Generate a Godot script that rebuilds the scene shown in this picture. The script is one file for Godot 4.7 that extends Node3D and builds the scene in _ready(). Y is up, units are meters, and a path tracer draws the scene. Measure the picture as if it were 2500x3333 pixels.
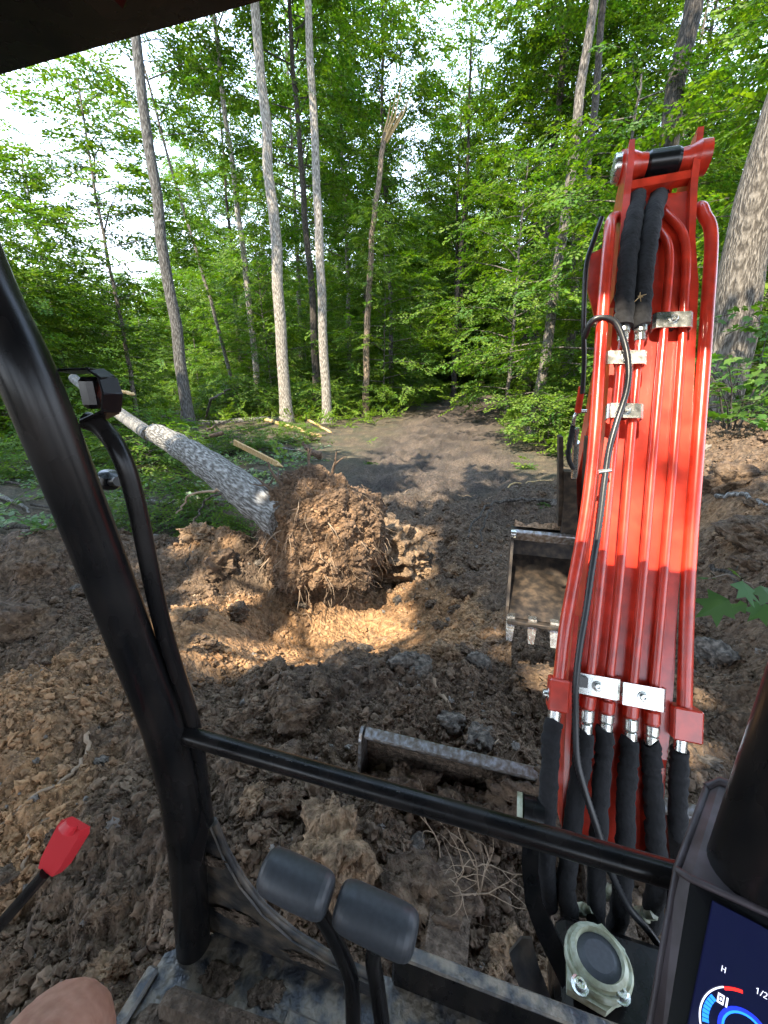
extends Node3D
# A clearing in a summer wood seen from the seat of a small red excavator. Units are metres, y is up.

const SUN_TO := Vector3(-0.285, 0.795, 0.535)
const EYE := Vector3(0, 1.9, 0)
const HILLS := [
	[-0.25, -3.3, 0.8, 0.6, -0.34],
	[-0.9, -2.85, 0.45, 0.4, -0.2],
	[0.25, -4.2, 0.5, 1.3, -0.12],
	[-0.2, -2.2, 0.6, 0.3, 0.2],
	[-1.4, -2.75, 0.45, 0.35, 0.26],
	[-3.3, -3.9, 1.3, 0.55, 0.36],
	[-1.95, -1.9, 0.8, 0.6, 0.18],
	[-0.5, -1.35, 0.8, 0.45, 0.12],
	[2.1, -5.9, 0.9, 0.6, 0.42],
	[1.55, -4.2, 0.5, 0.6, 0.2],
	[-1.7, -3.95, 0.4, 0.35, 0.25],
	[1.3, -2.1, 0.6, 0.4, 0.1],
	[0.35, -1.75, 0.5, 0.3, 0.14],
	[-1.2, -4.1, 0.6, 0.5, 0.1]]
const LIT := [   # places the sun reaches through the gaps in the crowns behind the machine: x, y, z, radius
	[-0.3, -0.1, -3.4, 0.55], [-0.95, 0.0, -2.85, 0.38], [-1.45, 0.2, -2.7, 0.42], [-1.75, 0.2, -3.95, 0.3], [0.8, 1.55, -1.27, 0.5], [-0.15, 0.7, -3.7, 0.32],
	[0.1, 0.75, -4.4, 0.35], [1.4, 0.0, -16.5, 1.5], [3.0, 0.2, -20.0, 1.0], [3.6, 1.1, -4.6, 0.5], [0.95, 0.75, -2.35, 0.2], [-3.2, 1.1, -6.2, 0.5], [1.2, 0.1, -8.5, 0.5], [4.6, 1.6, -5.6, 0.8],
	[-4.5, 0.2, -9.0, 0.8], [0.35, 0.3, -6.6, 0.35]]

var rng := RandomNumberGenerator.new()
var wide := FastNoiseLite.new()
var lumps := FastNoiseLite.new()
var cells := FastNoiseLite.new()
var fine := FastNoiseLite.new()
var grit := FastNoiseLite.new()
var M := {}
var used := {}


# ---------- a heap of triangles that becomes one mesh ----------
class Heap:
	var v := PackedVector3Array()
	var n := PackedVector3Array()
	var c := PackedColorArray()
	var col := Color(1, 1, 1)

	func tri(a: Vector3, b: Vector3, d: Vector3, na: Vector3, nb: Vector3, nd: Vector3) -> void:
		var g := (d - a).cross(b - a)
		if g.dot(na + nb + nd) < 0.0:
			var t := b; b = d; d = t
			t = nb; nb = nd; nd = t
		v.push_back(a); v.push_back(b); v.push_back(d)
		n.push_back(na); n.push_back(nb); n.push_back(nd)
		c.push_back(col); c.push_back(col); c.push_back(col)

	func flat(a: Vector3, b: Vector3, d: Vector3, out: Vector3) -> void:
		var g := (d - a).cross(b - a).normalized()
		if g.dot(out) < 0.0:
			g = -g
		tri(a, b, d, g, g, g)

	func quad(a: Vector3, b: Vector3, d: Vector3, e: Vector3, out: Vector3) -> void:
		flat(a, b, d, out)
		flat(a, d, e, out)

	# a swept round bar; radii is one number or one for each point
	func tube(path: Array, radii, sides := 10, cap := true, flat_y := 1.0) -> void:
		var k := path.size()
		var fr: Vector3
		var rings := []
		var norms := []
		var last_t := Vector3.ZERO
		for i in k:
			var t: Vector3 = (path[mini(i + 1, k - 1)] - path[maxi(i - 1, 0)]).normalized()
			if i == 0:
				fr = t.cross(Vector3.UP if absf(t.y) < 0.9 else Vector3.RIGHT).normalized()
			else:
				var ax := last_t.cross(t)
				if ax.length() > 1e-5:
					fr = fr.rotated(ax.normalized(), last_t.angle_to(t))
				fr = (fr - t * fr.dot(t)).normalized()
			last_t = t
			var up := t.cross(fr).normalized()
			var r: float = radii[i] if radii is Array else radii
			var ring := PackedVector3Array()
			var nr := PackedVector3Array()
			for s in sides:
				var a := TAU * s / sides
				var d := fr * cos(a) + up * sin(a) * flat_y
				nr.push_back((fr * cos(a) + up * sin(a) / flat_y).normalized())
				ring.push_back(path[i] + d * r)
			rings.push_back(ring)
			norms.push_back(nr)
		for i in k - 1:
			for s in sides:
				var s2 := (s + 1) % sides
				tri(rings[i][s], rings[i + 1][s], rings[i + 1][s2], norms[i][s], norms[i + 1][s], norms[i + 1][s2])
				tri(rings[i][s], rings[i + 1][s2], rings[i][s2], norms[i][s], norms[i + 1][s2], norms[i][s2])
		if cap:
			for e in [0, k - 1]:
				var o: Vector3 = (path[0] - path[1] if e == 0 else path[k - 1] - path[k - 2]).normalized()
				for s in sides:
					tri(path[e], rings[e][s], rings[e][(s + 1) % sides], o, o, o)

	# a box with chamfered edges, centred on t
	func box(t: Transform3D, size: Vector3, bevel := 0.004) -> void:
		var h := size / 2.0
		var b := minf(bevel, minf(h.x, minf(h.y, h.z)) * 0.9)
		var pt := func(sx: float, sy: float, sz: float, ax: int) -> Vector3:
			var p := Vector3(sx * (h.x - (0.0 if ax == 0 else b)), sy * (h.y - (0.0 if ax == 1 else b)), sz * (h.z - (0.0 if ax == 2 else b)))
			return t * p
		for ax in 3:
			for s in [-1.0, 1.0]:
				var q := []
				for w in [[-1.0, -1.0], [1.0, -1.0], [1.0, 1.0], [-1.0, 1.0]]:
					var e := [0.0, 0.0, 0.0]
					e[ax] = s; e[(ax + 1) % 3] = w[0]; e[(ax + 2) % 3] = w[1]
					q.push_back(pt.call(e[0], e[1], e[2], ax))
				var o := Vector3.ZERO
				o[ax] = s
				quad(q[0], q[1], q[2], q[3], t.basis * o)
		for ax in 3:   # the edge along axis ax lies between the faces of the other two
			var u := (ax + 1) % 3
			var w2 := (ax + 2) % 3
			for su in [-1.0, 1.0]:
				for sw in [-1.0, 1.0]:
					var q := []
					for st in [[-1.0, u], [1.0, u], [1.0, w2], [-1.0, w2]]:
						var e := [0.0, 0.0, 0.0]
						e[ax] = st[0]; e[u] = su; e[w2] = sw
						q.push_back(pt.call(e[0], e[1], e[2], st[1]))
					var o := Vector3.ZERO
					o[u] = su; o[w2] = sw
					quad(q[0], q[1], q[2], q[3], t.basis * o)
		for sx in [-1.0, 1.0]:
			for sy in [-1.0, 1.0]:
				for sz in [-1.0, 1.0]:
					flat(pt.call(sx, sy, sz, 0), pt.call(sx, sy, sz, 1), pt.call(sx, sy, sz, 2), t.basis * Vector3(sx, sy, sz))

	# an outline in the xy plane of t, thick along its z
	func slab(t: Transform3D, outline: PackedVector2Array, thick: float) -> void:
		var tris := Geometry2D.triangulate_polygon(outline)
		var z := t.basis.z.normalized()
		for k in range(0, tris.size(), 3):
			for s in [-0.5, 0.5]:
				var p := []
				for j in 3:
					var q := outline[tris[k + j]]
					p.push_back(t * Vector3(q.x, q.y, s * thick))
				flat(p[0], p[1], p[2], z * s)
		var clock := Geometry2D.is_polygon_clockwise(outline)
		for k in outline.size():
			var a := outline[k]
			var b := outline[(k + 1) % outline.size()]
			var o := (b - a).orthogonal() * (1.0 if not clock else -1.0)
			quad(t * Vector3(a.x, a.y, -thick / 2), t * Vector3(b.x, b.y, -thick / 2), t * Vector3(b.x, b.y, thick / 2), t * Vector3(a.x, a.y, thick / 2), t.basis * Vector3(o.x, o.y, 0))

	# a shape turned round the y axis of t; profile holds (radius, height)
	func lathe(t: Transform3D, profile: Array, sides := 16) -> void:
		for i in profile.size() - 1:
			var p: Vector2 = profile[i]
			var q: Vector2 = profile[i + 1]
			var d := q - p
			var pn := Vector2(d.y, -d.x).normalized()
			for s in sides:
				var a := TAU * s / sides
				var b := TAU * (s + 1) / sides
				var e := [Vector3(cos(a), 0, sin(a)), Vector3(cos(b), 0, sin(b))]
				var na: Vector3 = t.basis * (e[0] * pn.x + Vector3.UP * pn.y)
				var nb: Vector3 = t.basis * (e[1] * pn.x + Vector3.UP * pn.y)
				var p0: Vector3 = t * (e[0] * p.x + Vector3.UP * p.y)
				var p1: Vector3 = t * (e[1] * p.x + Vector3.UP * p.y)
				var q0: Vector3 = t * (e[0] * q.x + Vector3.UP * q.y)
				var q1: Vector3 = t * (e[1] * q.x + Vector3.UP * q.y)
				if p.x > 1e-6:
					tri(p0, q0, p1, na, na, nb)
				if q.x > 1e-6:
					tri(p1, q0, q1, nb, na, nb)

	func mesh(colours := false) -> ArrayMesh:
		var a := []
		a.resize(Mesh.ARRAY_MAX)
		a[Mesh.ARRAY_VERTEX] = v
		a[Mesh.ARRAY_NORMAL] = n
		if colours:
			a[Mesh.ARRAY_COLOR] = c
		var m := ArrayMesh.new()
		m.add_surface_from_arrays(Mesh.PRIMITIVE_TRIANGLES, a)
		return m


# ---------- naming and placing ----------
func numbered(called: String) -> String:
	var k: int = used.get(called, 0)
	used[called] = k + 1
	return called if k == 0 else "%s_%03d" % [called, k]


func tag(o: Node3D, label: String, category: String, group := "") -> Node3D:
	o.set_meta("label", label)
	o.set_meta("category", category)
	if group:
		o.set_meta("group", group)
	return o


func thing(called: String, where: Vector3, label: String, category: String, group := "", turn := 0.0) -> Node3D:
	var o := Node3D.new()
	o.name = numbered(called)
	add_child(o)
	o.position = where
	o.rotation.y = turn
	return tag(o, label, category, group)


func put(mesh: Mesh, called: String, material: Material, parent: Node3D = null) -> MeshInstance3D:
	var o := MeshInstance3D.new()
	o.mesh = mesh
	o.material_override = material
	if parent == null:
		o.name = numbered(called)
		add_child(o)
	else:
		o.name = called
		parent.add_child(o, true)
	return o


# a piece whose triangles are in world coordinates, under a thing that stands at its base
func piece(h: Heap, called: String, material: Material, parent: Node3D, colours := false) -> MeshInstance3D:
	var o := put(h.mesh(colours), called, material, parent)
	var up: Node3D = parent
	while up != self:
		o.position -= up.position
		up = up.get_parent()
	return o


func heap() -> Heap:
	return Heap.new()


func along(a: Vector3, b: Vector3, side: Vector3) -> Basis:   # y runs from a to b, x close to side
	var y := (b - a).normalized()
	var z := side.cross(y).normalized()
	return Basis(y.cross(z).normalized(), y, z)


func smooth(pts: Array, per := 6) -> Array:
	var out := []
	for i in pts.size() - 1:
		var p0: Vector3 = pts[maxi(i - 1, 0)]
		var p1: Vector3 = pts[i]
		var p2: Vector3 = pts[i + 1]
		var p3: Vector3 = pts[mini(i + 2, pts.size() - 1)]
		for k in per:
			out.push_back(p1.cubic_interpolate(p2, p0, p3, float(k) / per))
	out.push_back(pts[-1])
	return out


# ---------- materials ----------
func tone(seed_: int, freq: float, octaves: int, size: int, lo: Color, hi: Color, contrast := 1.0, kind := FastNoiseLite.TYPE_SIMPLEX_SMOOTH, stretch := 1) -> ImageTexture:
	var f := FastNoiseLite.new()
	f.seed = seed_
	f.frequency = freq
	f.noise_type = kind
	f.fractal_octaves = octaves
	f.fractal_type = FastNoiseLite.FRACTAL_FBM if octaves > 1 else FastNoiseLite.FRACTAL_NONE
	if kind == FastNoiseLite.TYPE_CELLULAR:
		f.cellular_return_type = FastNoiseLite.RETURN_DISTANCE
	var im := f.get_seamless_image(size, size / stretch)
	im.convert(Image.FORMAT_L8)
	var src := im.get_data()
	var out := PackedByteArray()
	out.resize(src.size() * 3)
	var table := []
	for k in 256:
		var t := clampf((k / 255.0 - 0.5) * contrast + 0.5, 0.0, 1.0)
		var q := lo.lerp(hi, t)
		table.push_back([int(q.r * 255), int(q.g * 255), int(q.b * 255)])
	for k in src.size():
		var q: Array = table[src[k]]
		out[k * 3] = q[0]; out[k * 3 + 1] = q[1]; out[k * 3 + 2] = q[2]
	return ImageTexture.create_from_image(Image.create_from_data(size, size / stretch, false, Image.FORMAT_RGB8, out))


func lin(r: float, g: float, b: float) -> Color:   # real-world base colour to what albedo_color wants
	return Color(r, g, b).linear_to_srgb()


func stuff(called: String, c: Color, rough: float, metal := 0.0) -> StandardMaterial3D:
	var m := StandardMaterial3D.new()
	m.resource_name = called
	m.albedo_color = c
	m.roughness = rough
	m.metallic = metal
	M[called] = m
	return m


func drape(m: StandardMaterial3D, scale: Vector3, world := true) -> void:
	m.uv1_triplanar = true
	m.uv1_world_triplanar = world
	m.uv1_scale = scale
	m.uv1_triplanar_sharpness = 4.0


func relief(m: StandardMaterial3D, t: Texture2D, cm: float) -> void:
	m.heightmap_enabled = true
	m.heightmap_texture = t
	m.heightmap_scale = cm


func materials() -> void:
	var grain := tone(11, 0.02, 5, 512, Color(0.62, 0.6, 0.57), Color(1, 1, 1), 1.7)
	var crumbs := tone(12, 0.035, 4, 512, Color.BLACK, Color.WHITE, 1.2)
	var pits := tone(13, 0.05, 2, 512, Color.BLACK, Color.WHITE, 1.0, FastNoiseLite.TYPE_CELLULAR)
	var streak := tone(14, 0.02, 4, 512, Color(0.5, 0.48, 0.46), Color(1, 1, 1), 2.0)
	var blot := tone(15, 0.012, 4, 512, Color.BLACK, Color.WHITE, 1.6)

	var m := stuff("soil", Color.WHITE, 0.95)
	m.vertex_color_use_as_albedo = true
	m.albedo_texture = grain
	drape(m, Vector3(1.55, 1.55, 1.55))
	relief(m, crumbs, 2.4)
	m = stuff("clod", Color.WHITE, 0.95)
	m.vertex_color_use_as_albedo = true
	m.albedo_texture = grain
	drape(m, Vector3(1.55, 1.55, 1.55))
	relief(m, crumbs, 2.2)
	m = stuff("crumb", Color.WHITE, 0.95)
	m.vertex_color_use_as_albedo = true
	m = stuff("stone", lin(0.17, 0.148, 0.128), 0.85)
	m.albedo_texture = tone(16, 0.02, 5, 512, Color(0.45, 0.43, 0.4), Color(1, 0.98, 0.95), 1.8)
	drape(m, Vector3(2.1, 2.1, 2.1))
	relief(m, crumbs, 0.6)

	# bark: long ridges
	for k in [["bark_grey", 0.22, 0.195, 0.165, 3.2], ["bark_pale", 0.44, 0.4, 0.345, 2.4], ["bark_tan", 0.33, 0.25, 0.18, 2.4], ["bark_slate", 0.135, 0.13, 0.122, 3.0], ["bark_dark", 0.095, 0.08, 0.066, 3.0], ["bark_log", 0.33, 0.32, 0.3, 4.0]]:
		m = stuff(k[0], lin(k[1], k[2], k[3]), 0.9)
		m.albedo_texture = streak
		drape(m, Vector3(2.6, 0.5, 2.6), k[0] != "bark_log")
		relief(m, streak, k[4])
	M.bark_log.uv1_scale = Vector3(3.2, 0.6, 3.2)
	m = stuff("split_wood", lin(0.62, 0.45, 0.24), 0.75)
	m.albedo_texture = tone(17, 0.03, 3, 256, Color(0.72, 0.66, 0.55), Color.WHITE, 1.6)
	drape(m, Vector3(9, 0.8, 9), false)
	m = stuff("root_skin", lin(0.15, 0.1, 0.066), 0.9)
	m.albedo_texture = grain
	drape(m, Vector3(3, 3, 3))
	m = stuff("root_pale", lin(0.27, 0.195, 0.13), 0.85)
	m = stuff("twig", lin(0.11, 0.085, 0.062), 0.9)

	m = stuff("leaf", Color.WHITE, 0.5)
	m.vertex_color_use_as_albedo = true
	m.backlight_enabled = true
	m.backlight = Color(0.95, 1.0, 0.45)
	m.metallic_specular = 0.35

	# machine
	var dusty := tone(18, 0.014, 5, 512, Color(0.8, 0.77, 0.74), Color(1, 1, 1), 1.6)
	m = stuff("red_paint", lin(0.66, 0.042, 0.017), 0.32)
	m.albedo_texture = dusty
	drape(m, Vector3(1.9, 1.9, 1.9))
	m.clearcoat_enabled = true
	m.clearcoat = 0.5
	m.clearcoat_roughness = 0.16
	m = stuff("black_paint", Color.WHITE, 0.33)
	m.albedo_texture = tone(19, 0.01, 5, 512, lin(0.005, 0.005, 0.0055), lin(0.014, 0.012, 0.011), 1.8)
	drape(m, Vector3(3.1, 1.2, 3.1))
	m.roughness_texture = tone(20, 0.02, 4, 256, Color(0.6, 0.6, 0.6), Color(1, 1, 1), 1.5)
	m.metallic_specular = 0.32
	m = stuff("muddy_black", Color.WHITE, 0.6)
	m.albedo_texture = tone(21, 0.011, 5, 512, lin(0.011, 0.012, 0.014), lin(0.1, 0.076, 0.053), 1.7)
	drape(m, Vector3(2.4, 2.4, 2.4))
	relief(m, blot, 0.3)
	m = stuff("floor_rubber", Color.WHITE, 0.42)
	m.albedo_texture = tone(22, 0.012, 5, 512, lin(0.03, 0.033, 0.04), lin(0.2, 0.165, 0.12), 2.3)
	drape(m, Vector3(2.9, 2.9, 2.9))
	relief(m, crumbs, 0.25)
	m = stuff("grip_rubber", lin(0.048, 0.053, 0.06), 0.45)
	m.albedo_texture = tone(23, 0.06, 3, 256, Color(0.85, 0.85, 0.85), Color.WHITE, 1.2)
	drape(m, Vector3(6, 6, 6))
	m = stuff("sleeve", lin(0.012, 0.012, 0.014), 0.9)
	m.albedo_texture = tone(24, 0.05, 3, 256, Color(0.6, 0.6, 0.62), Color.WHITE, 1.5)
	drape(m, Vector3(4, 4, 4))
	relief(m, crumbs, 0.12)
	m.rim_enabled = true
	m.rim = 0.25
	m = stuff("conduit", lin(0.015, 0.016, 0.018), 0.35)
	m = stuff("zinc", lin(0.62, 0.62, 0.58), 0.3, 0.9)
	m.roughness_texture = tone(25, 0.03, 4, 256, Color(0.6, 0.6, 0.6), Color(1, 1, 1), 1.6)
	drape(m, Vector3(5, 5, 5))
	m = stuff("pale_plate", lin(0.5, 0.53, 0.42), 0.45)
	m.albedo_texture = tone(26, 0.02, 4, 256, Color(0.72, 0.7, 0.62), Color.WHITE, 1.8)
	drape(m, Vector3(5, 5, 5))
	m = stuff("worn_steel", Color.WHITE, 0.42, 0.75)
	m.albedo_texture = tone(27, 0.02, 5, 512, lin(0.13, 0.1, 0.075), lin(0.34, 0.345, 0.36), 1.5)
	drape(m, Vector3(3, 3, 3))
	m = stuff("bucket_steel", Color.WHITE, 0.6, 0.3)
	m.albedo_texture = tone(28, 0.012, 5, 512, lin(0.02, 0.017, 0.015), lin(0.1, 0.072, 0.05), 1.5)
	drape(m, Vector3(2.2, 2.2, 2.2))
	m = stuff("dried_mud", lin(0.36, 0.22, 0.125), 0.95)
	m.albedo_texture = grain
	drape(m, Vector3(2.6, 2.6, 2.6))
	relief(m, crumbs, 1.2)
	m = stuff("brown_mud", lin(0.16, 0.115, 0.08), 0.95)
	m.albedo_texture = grain
	drape(m, Vector3(2.6, 2.6, 2.6))
	relief(m, crumbs, 1.2)
	m = stuff("console_plastic", lin(0.075, 0.06, 0.066), 0.5)
	m.albedo_texture = tone(29, 0.015, 5, 256, Color(0.66, 0.62, 0.6), Color.WHITE, 1.8)
	drape(m, Vector3(4, 4, 4))
	m = stuff("bezel", lin(0.008, 0.008, 0.009), 0.25)
	m = stuff("screen_dark", lin(0.006, 0.007, 0.02), 0.08)
	m.emission_enabled = true
	m.emission = Color(0.06, 0.075, 0.19)
	m.emission_energy_multiplier = 0.3
	for k in [["glow_red", Color(1, 0.12, 0.08), 0.9], ["glow_blue", Color(0.1, 0.45, 1), 0.9], ["glow_white", Color(0.85, 0.87, 0.95), 0.7], ["glow_deep", Color(0.04, 0.16, 0.8), 0.6]]:
		m = stuff(k[0], Color.BLACK, 0.4)
		m.emission_enabled = true
		m.emission = k[1]
		m.emission_energy_multiplier = k[2]
	m = stuff("red_plastic", lin(0.52, 0.02, 0.028), 0.5)
	m = stuff("skin", lin(0.5, 0.27, 0.19), 0.55)
	m.subsurf_scatter_enabled = true
	m.subsurf_scatter_strength = 0.15
	m.albedo_texture = tone(30, 0.03, 4, 256, Color(0.86, 0.8, 0.78), Color.WHITE, 1.3)
	drape(m, Vector3(7, 7, 7), false)
	m = stuff("cloth", lin(0.1, 0.11, 0.13), 0.95)
	m = stuff("boot", lin(0.06, 0.045, 0.035), 0.8)


# ---------- the lie of the land ----------
func bump_sum(x: float, z: float) -> float:
	var h := 0.03 * clampf(-z - 14.0, 0.0, 30.0)
	for b in HILLS:
		var ex: float = (x - b[0]) / b[2]
		var ez: float = (z - b[1]) / b[3]
		var e := ex * ex + ez * ez
		if e < 9.0:
			h += b[4] * exp(-e)
	h += 1.25 * smoothstep(2.2, 4.3, x + 0.15 * (z + 4.0)) * smoothstep(-9.5, -6.0, z) * smoothstep(0.5, -2.0, z)
	return h


func dug(x: float, z: float) -> float:   # 1 where the soil has been turned over
	var edge := wide.get_noise_2d(x * 0.6 + 40.0, z * 0.6) * 1.3
	var d := smoothstep(-7.6, -6.2, z + edge * 0.7) * smoothstep(-6.5, -4.6, x + edge)
	d *= 1.0 - smoothstep(-4.3, -5.0, z + edge * 0.4) * smoothstep(-1.7, -2.5, x + edge * 0.3)
	d = maxf(d, smoothstep(2.0, 2.6, x + edge * 0.3) * smoothstep(-9.0, -7.5, z + edge))
	return d


func scraped(x: float, z: float) -> float:   # where the bucket has left bare clay
	var a := Vector2((x + 0.3) / 0.55, (z + 3.4) / 0.42).length_squared()
	var b := Vector2((x + 0.95) / 0.3, (z + 2.85) / 0.3).length_squared()
	return clampf(exp(-a * a) + exp(-b * b), 0.0, 1.0)


func trail(x: float, z: float) -> float:
	if z > -4.5:
		return 0.0
	var q := -z
	var mid := 0.7 + 0.0062 * q * q if q < 34.0 else 7.87 + 0.42 * (q - 34.0)
	var w := 1.7 + 0.02 * q + 0.6 * wide.get_noise_2d(x * 1.3, z * 1.3)
	return (1.0 - smoothstep(w * 0.7, w * 1.3, absf(x - mid))) * smoothstep(-4.5, -6.5, z)


func ground_y(x: float, z: float) -> float:
	var d := maxf(dug(x, z), 0.22) * (1.0 - 0.6 * scraped(x, z))
	var near := 1.0 - smoothstep(7.0, 16.0, -z)
	var h := bump_sum(x, z)
	h += wide.get_noise_2d(x, z) * (0.06 + 0.08 * d)
	h += lumps.get_noise_2d(x, z) * 0.1 * d
	if near > 0.0:
		var cl := cells.get_noise_2d(x + fine.get_noise_2d(x, z) * 0.05, z)
		h += -cl * 0.055 * d * near * (0.35 + 0.9 * clampf(0.5 + lumps.get_noise_2d(x * 0.5 + 9.0, z * 0.5), 0.0, 1.0))
		h += fine.get_noise_2d(x, z) * 0.036 * d * near
		h += grit.get_noise_2d(x, z) * 0.014 * d * near
	var t := trail(x, z)
	if t > 0.05:   # wheel ruts and churned mud
		h -= t * (0.06 - 0.16 * lumps.get_noise_2d(x * 0.9 + 5.0, z * 0.35) - 0.07 * fine.get_noise_2d(x * 0.5, z * 0.3))
	return h


func soil_colour(x: float, z: float) -> Color:
	var n1 := wide.get_noise_2d(x * 1.7 + 7.0, z * 1.7)
	var n2 := lumps.get_noise_2d(x * 1.3 - 11.0, z * 1.3)
	var n3 := fine.get_noise_2d(x * 0.7, z * 0.7)
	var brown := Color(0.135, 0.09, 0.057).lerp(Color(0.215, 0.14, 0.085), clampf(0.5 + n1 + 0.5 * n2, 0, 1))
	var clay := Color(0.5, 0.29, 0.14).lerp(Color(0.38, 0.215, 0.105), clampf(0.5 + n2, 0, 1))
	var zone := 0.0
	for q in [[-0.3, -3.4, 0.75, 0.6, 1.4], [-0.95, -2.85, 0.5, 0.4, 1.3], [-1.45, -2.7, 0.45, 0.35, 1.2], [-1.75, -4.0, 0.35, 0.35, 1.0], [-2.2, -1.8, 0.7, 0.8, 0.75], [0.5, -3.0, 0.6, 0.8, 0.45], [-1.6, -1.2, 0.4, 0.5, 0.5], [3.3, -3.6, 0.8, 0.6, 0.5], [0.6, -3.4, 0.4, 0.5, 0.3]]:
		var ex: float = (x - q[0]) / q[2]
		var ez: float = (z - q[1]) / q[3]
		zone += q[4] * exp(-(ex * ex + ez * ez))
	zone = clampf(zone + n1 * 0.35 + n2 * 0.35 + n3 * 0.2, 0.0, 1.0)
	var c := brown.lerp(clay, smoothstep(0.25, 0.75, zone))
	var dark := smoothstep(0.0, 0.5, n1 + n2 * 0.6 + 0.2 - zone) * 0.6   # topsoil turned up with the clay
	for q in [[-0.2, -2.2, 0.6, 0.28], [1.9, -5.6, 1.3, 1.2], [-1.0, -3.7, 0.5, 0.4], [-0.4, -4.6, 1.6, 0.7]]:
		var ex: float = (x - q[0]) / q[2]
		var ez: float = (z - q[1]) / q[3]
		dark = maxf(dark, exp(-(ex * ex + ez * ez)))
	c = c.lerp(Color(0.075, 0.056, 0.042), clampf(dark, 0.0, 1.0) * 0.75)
	c = c.lerp(Color(0.26, 0.19, 0.13), clampf(n3 - 0.1, 0.0, 1.0))
	var t := trail(x, z) * smoothstep(-5.0, -8.0, z)
	var mud := Color(0.055, 0.042, 0.034).lerp(Color(0.15, 0.112, 0.085), clampf(0.4 + n1 * 1.2 + n3 * 0.6, 0, 1))
	var litter := Color(0.1, 0.075, 0.048).lerp(Color(0.065, 0.065, 0.035), clampf(0.5 + n1 * 1.6, 0, 1)).lerp(Color(0.2, 0.15, 0.09), clampf(n2 + n3 * 0.8, 0, 1))
	c = litter.lerp(c, dug(x, z))
	return c.lerp(mud, t)


func land() -> void:
	var angles := PackedFloat32Array()
	var a := -180.0
	while a < 180.0:
		angles.push_back(a)
		a += 0.27 if absf(a) < 62.0 else (1.2 if absf(a) < 80.0 else 4.0)
	var radii := PackedFloat32Array([0.0])
	var r := 0.35
	while r < 75.0:
		radii.push_back(r)
		r *= 1.0092 if r < 9.0 else 1.02
	for q in [90.0, 120.0, 180.0, 300.0, 600.0]:
		radii.push_back(q)
	var na := angles.size()
	var v := PackedVector3Array()
	var c := PackedColorArray()
	for q in radii:
		for b in angles:
			var x := q * sin(deg_to_rad(b))
			var z := -q * cos(deg_to_rad(b))
			v.push_back(Vector3(x, ground_y(x, z), z))
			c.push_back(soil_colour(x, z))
	var idx := PackedInt32Array()
	for i in radii.size() - 1:
		for j in na:
			var j2 := (j + 1) % na
			var p := i * na + j
			var q := i * na + j2
			idx.push_back(p); idx.push_back(p + na); idx.push_back(q + na)
			idx.push_back(p); idx.push_back(q + na); idx.push_back(q)
	var n := PackedVector3Array()
	n.resize(v.size())
	for k in range(0, idx.size(), 3):
		var g := (v[idx[k + 2]] - v[idx[k]]).cross(v[idx[k + 1]] - v[idx[k]])
		for j in 3:
			n[idx[k + j]] += g
	if n[na * 20].y < 0.0:   # wound the other way
		for k in range(0, idx.size(), 3):
			var t := idx[k + 1]
			idx[k + 1] = idx[k + 2]
			idx[k + 2] = t
		for k in n.size():
			n[k] = -n[k]
	for k in n.size():
		n[k] = n[k].normalized() if n[k].length() > 0.0 else Vector3.UP
	var ar := []
	ar.resize(Mesh.ARRAY_MAX)
	ar[Mesh.ARRAY_VERTEX] = v
	ar[Mesh.ARRAY_NORMAL] = n
	ar[Mesh.ARRAY_COLOR] = c
	ar[Mesh.ARRAY_INDEX] = idx
	var m := ArrayMesh.new()
	m.add_surface_from_arrays(Mesh.PRIMITIVE_TRIANGLES, ar)
	var o := put(m, "ground", M.soil)
	o.set_meta("kind", "structure")


func on_ground(p: Vector3, up := 0.0) -> Vector3:
	return Vector3(p.x, ground_y(p.x, p.z) + up, p.z)


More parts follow.
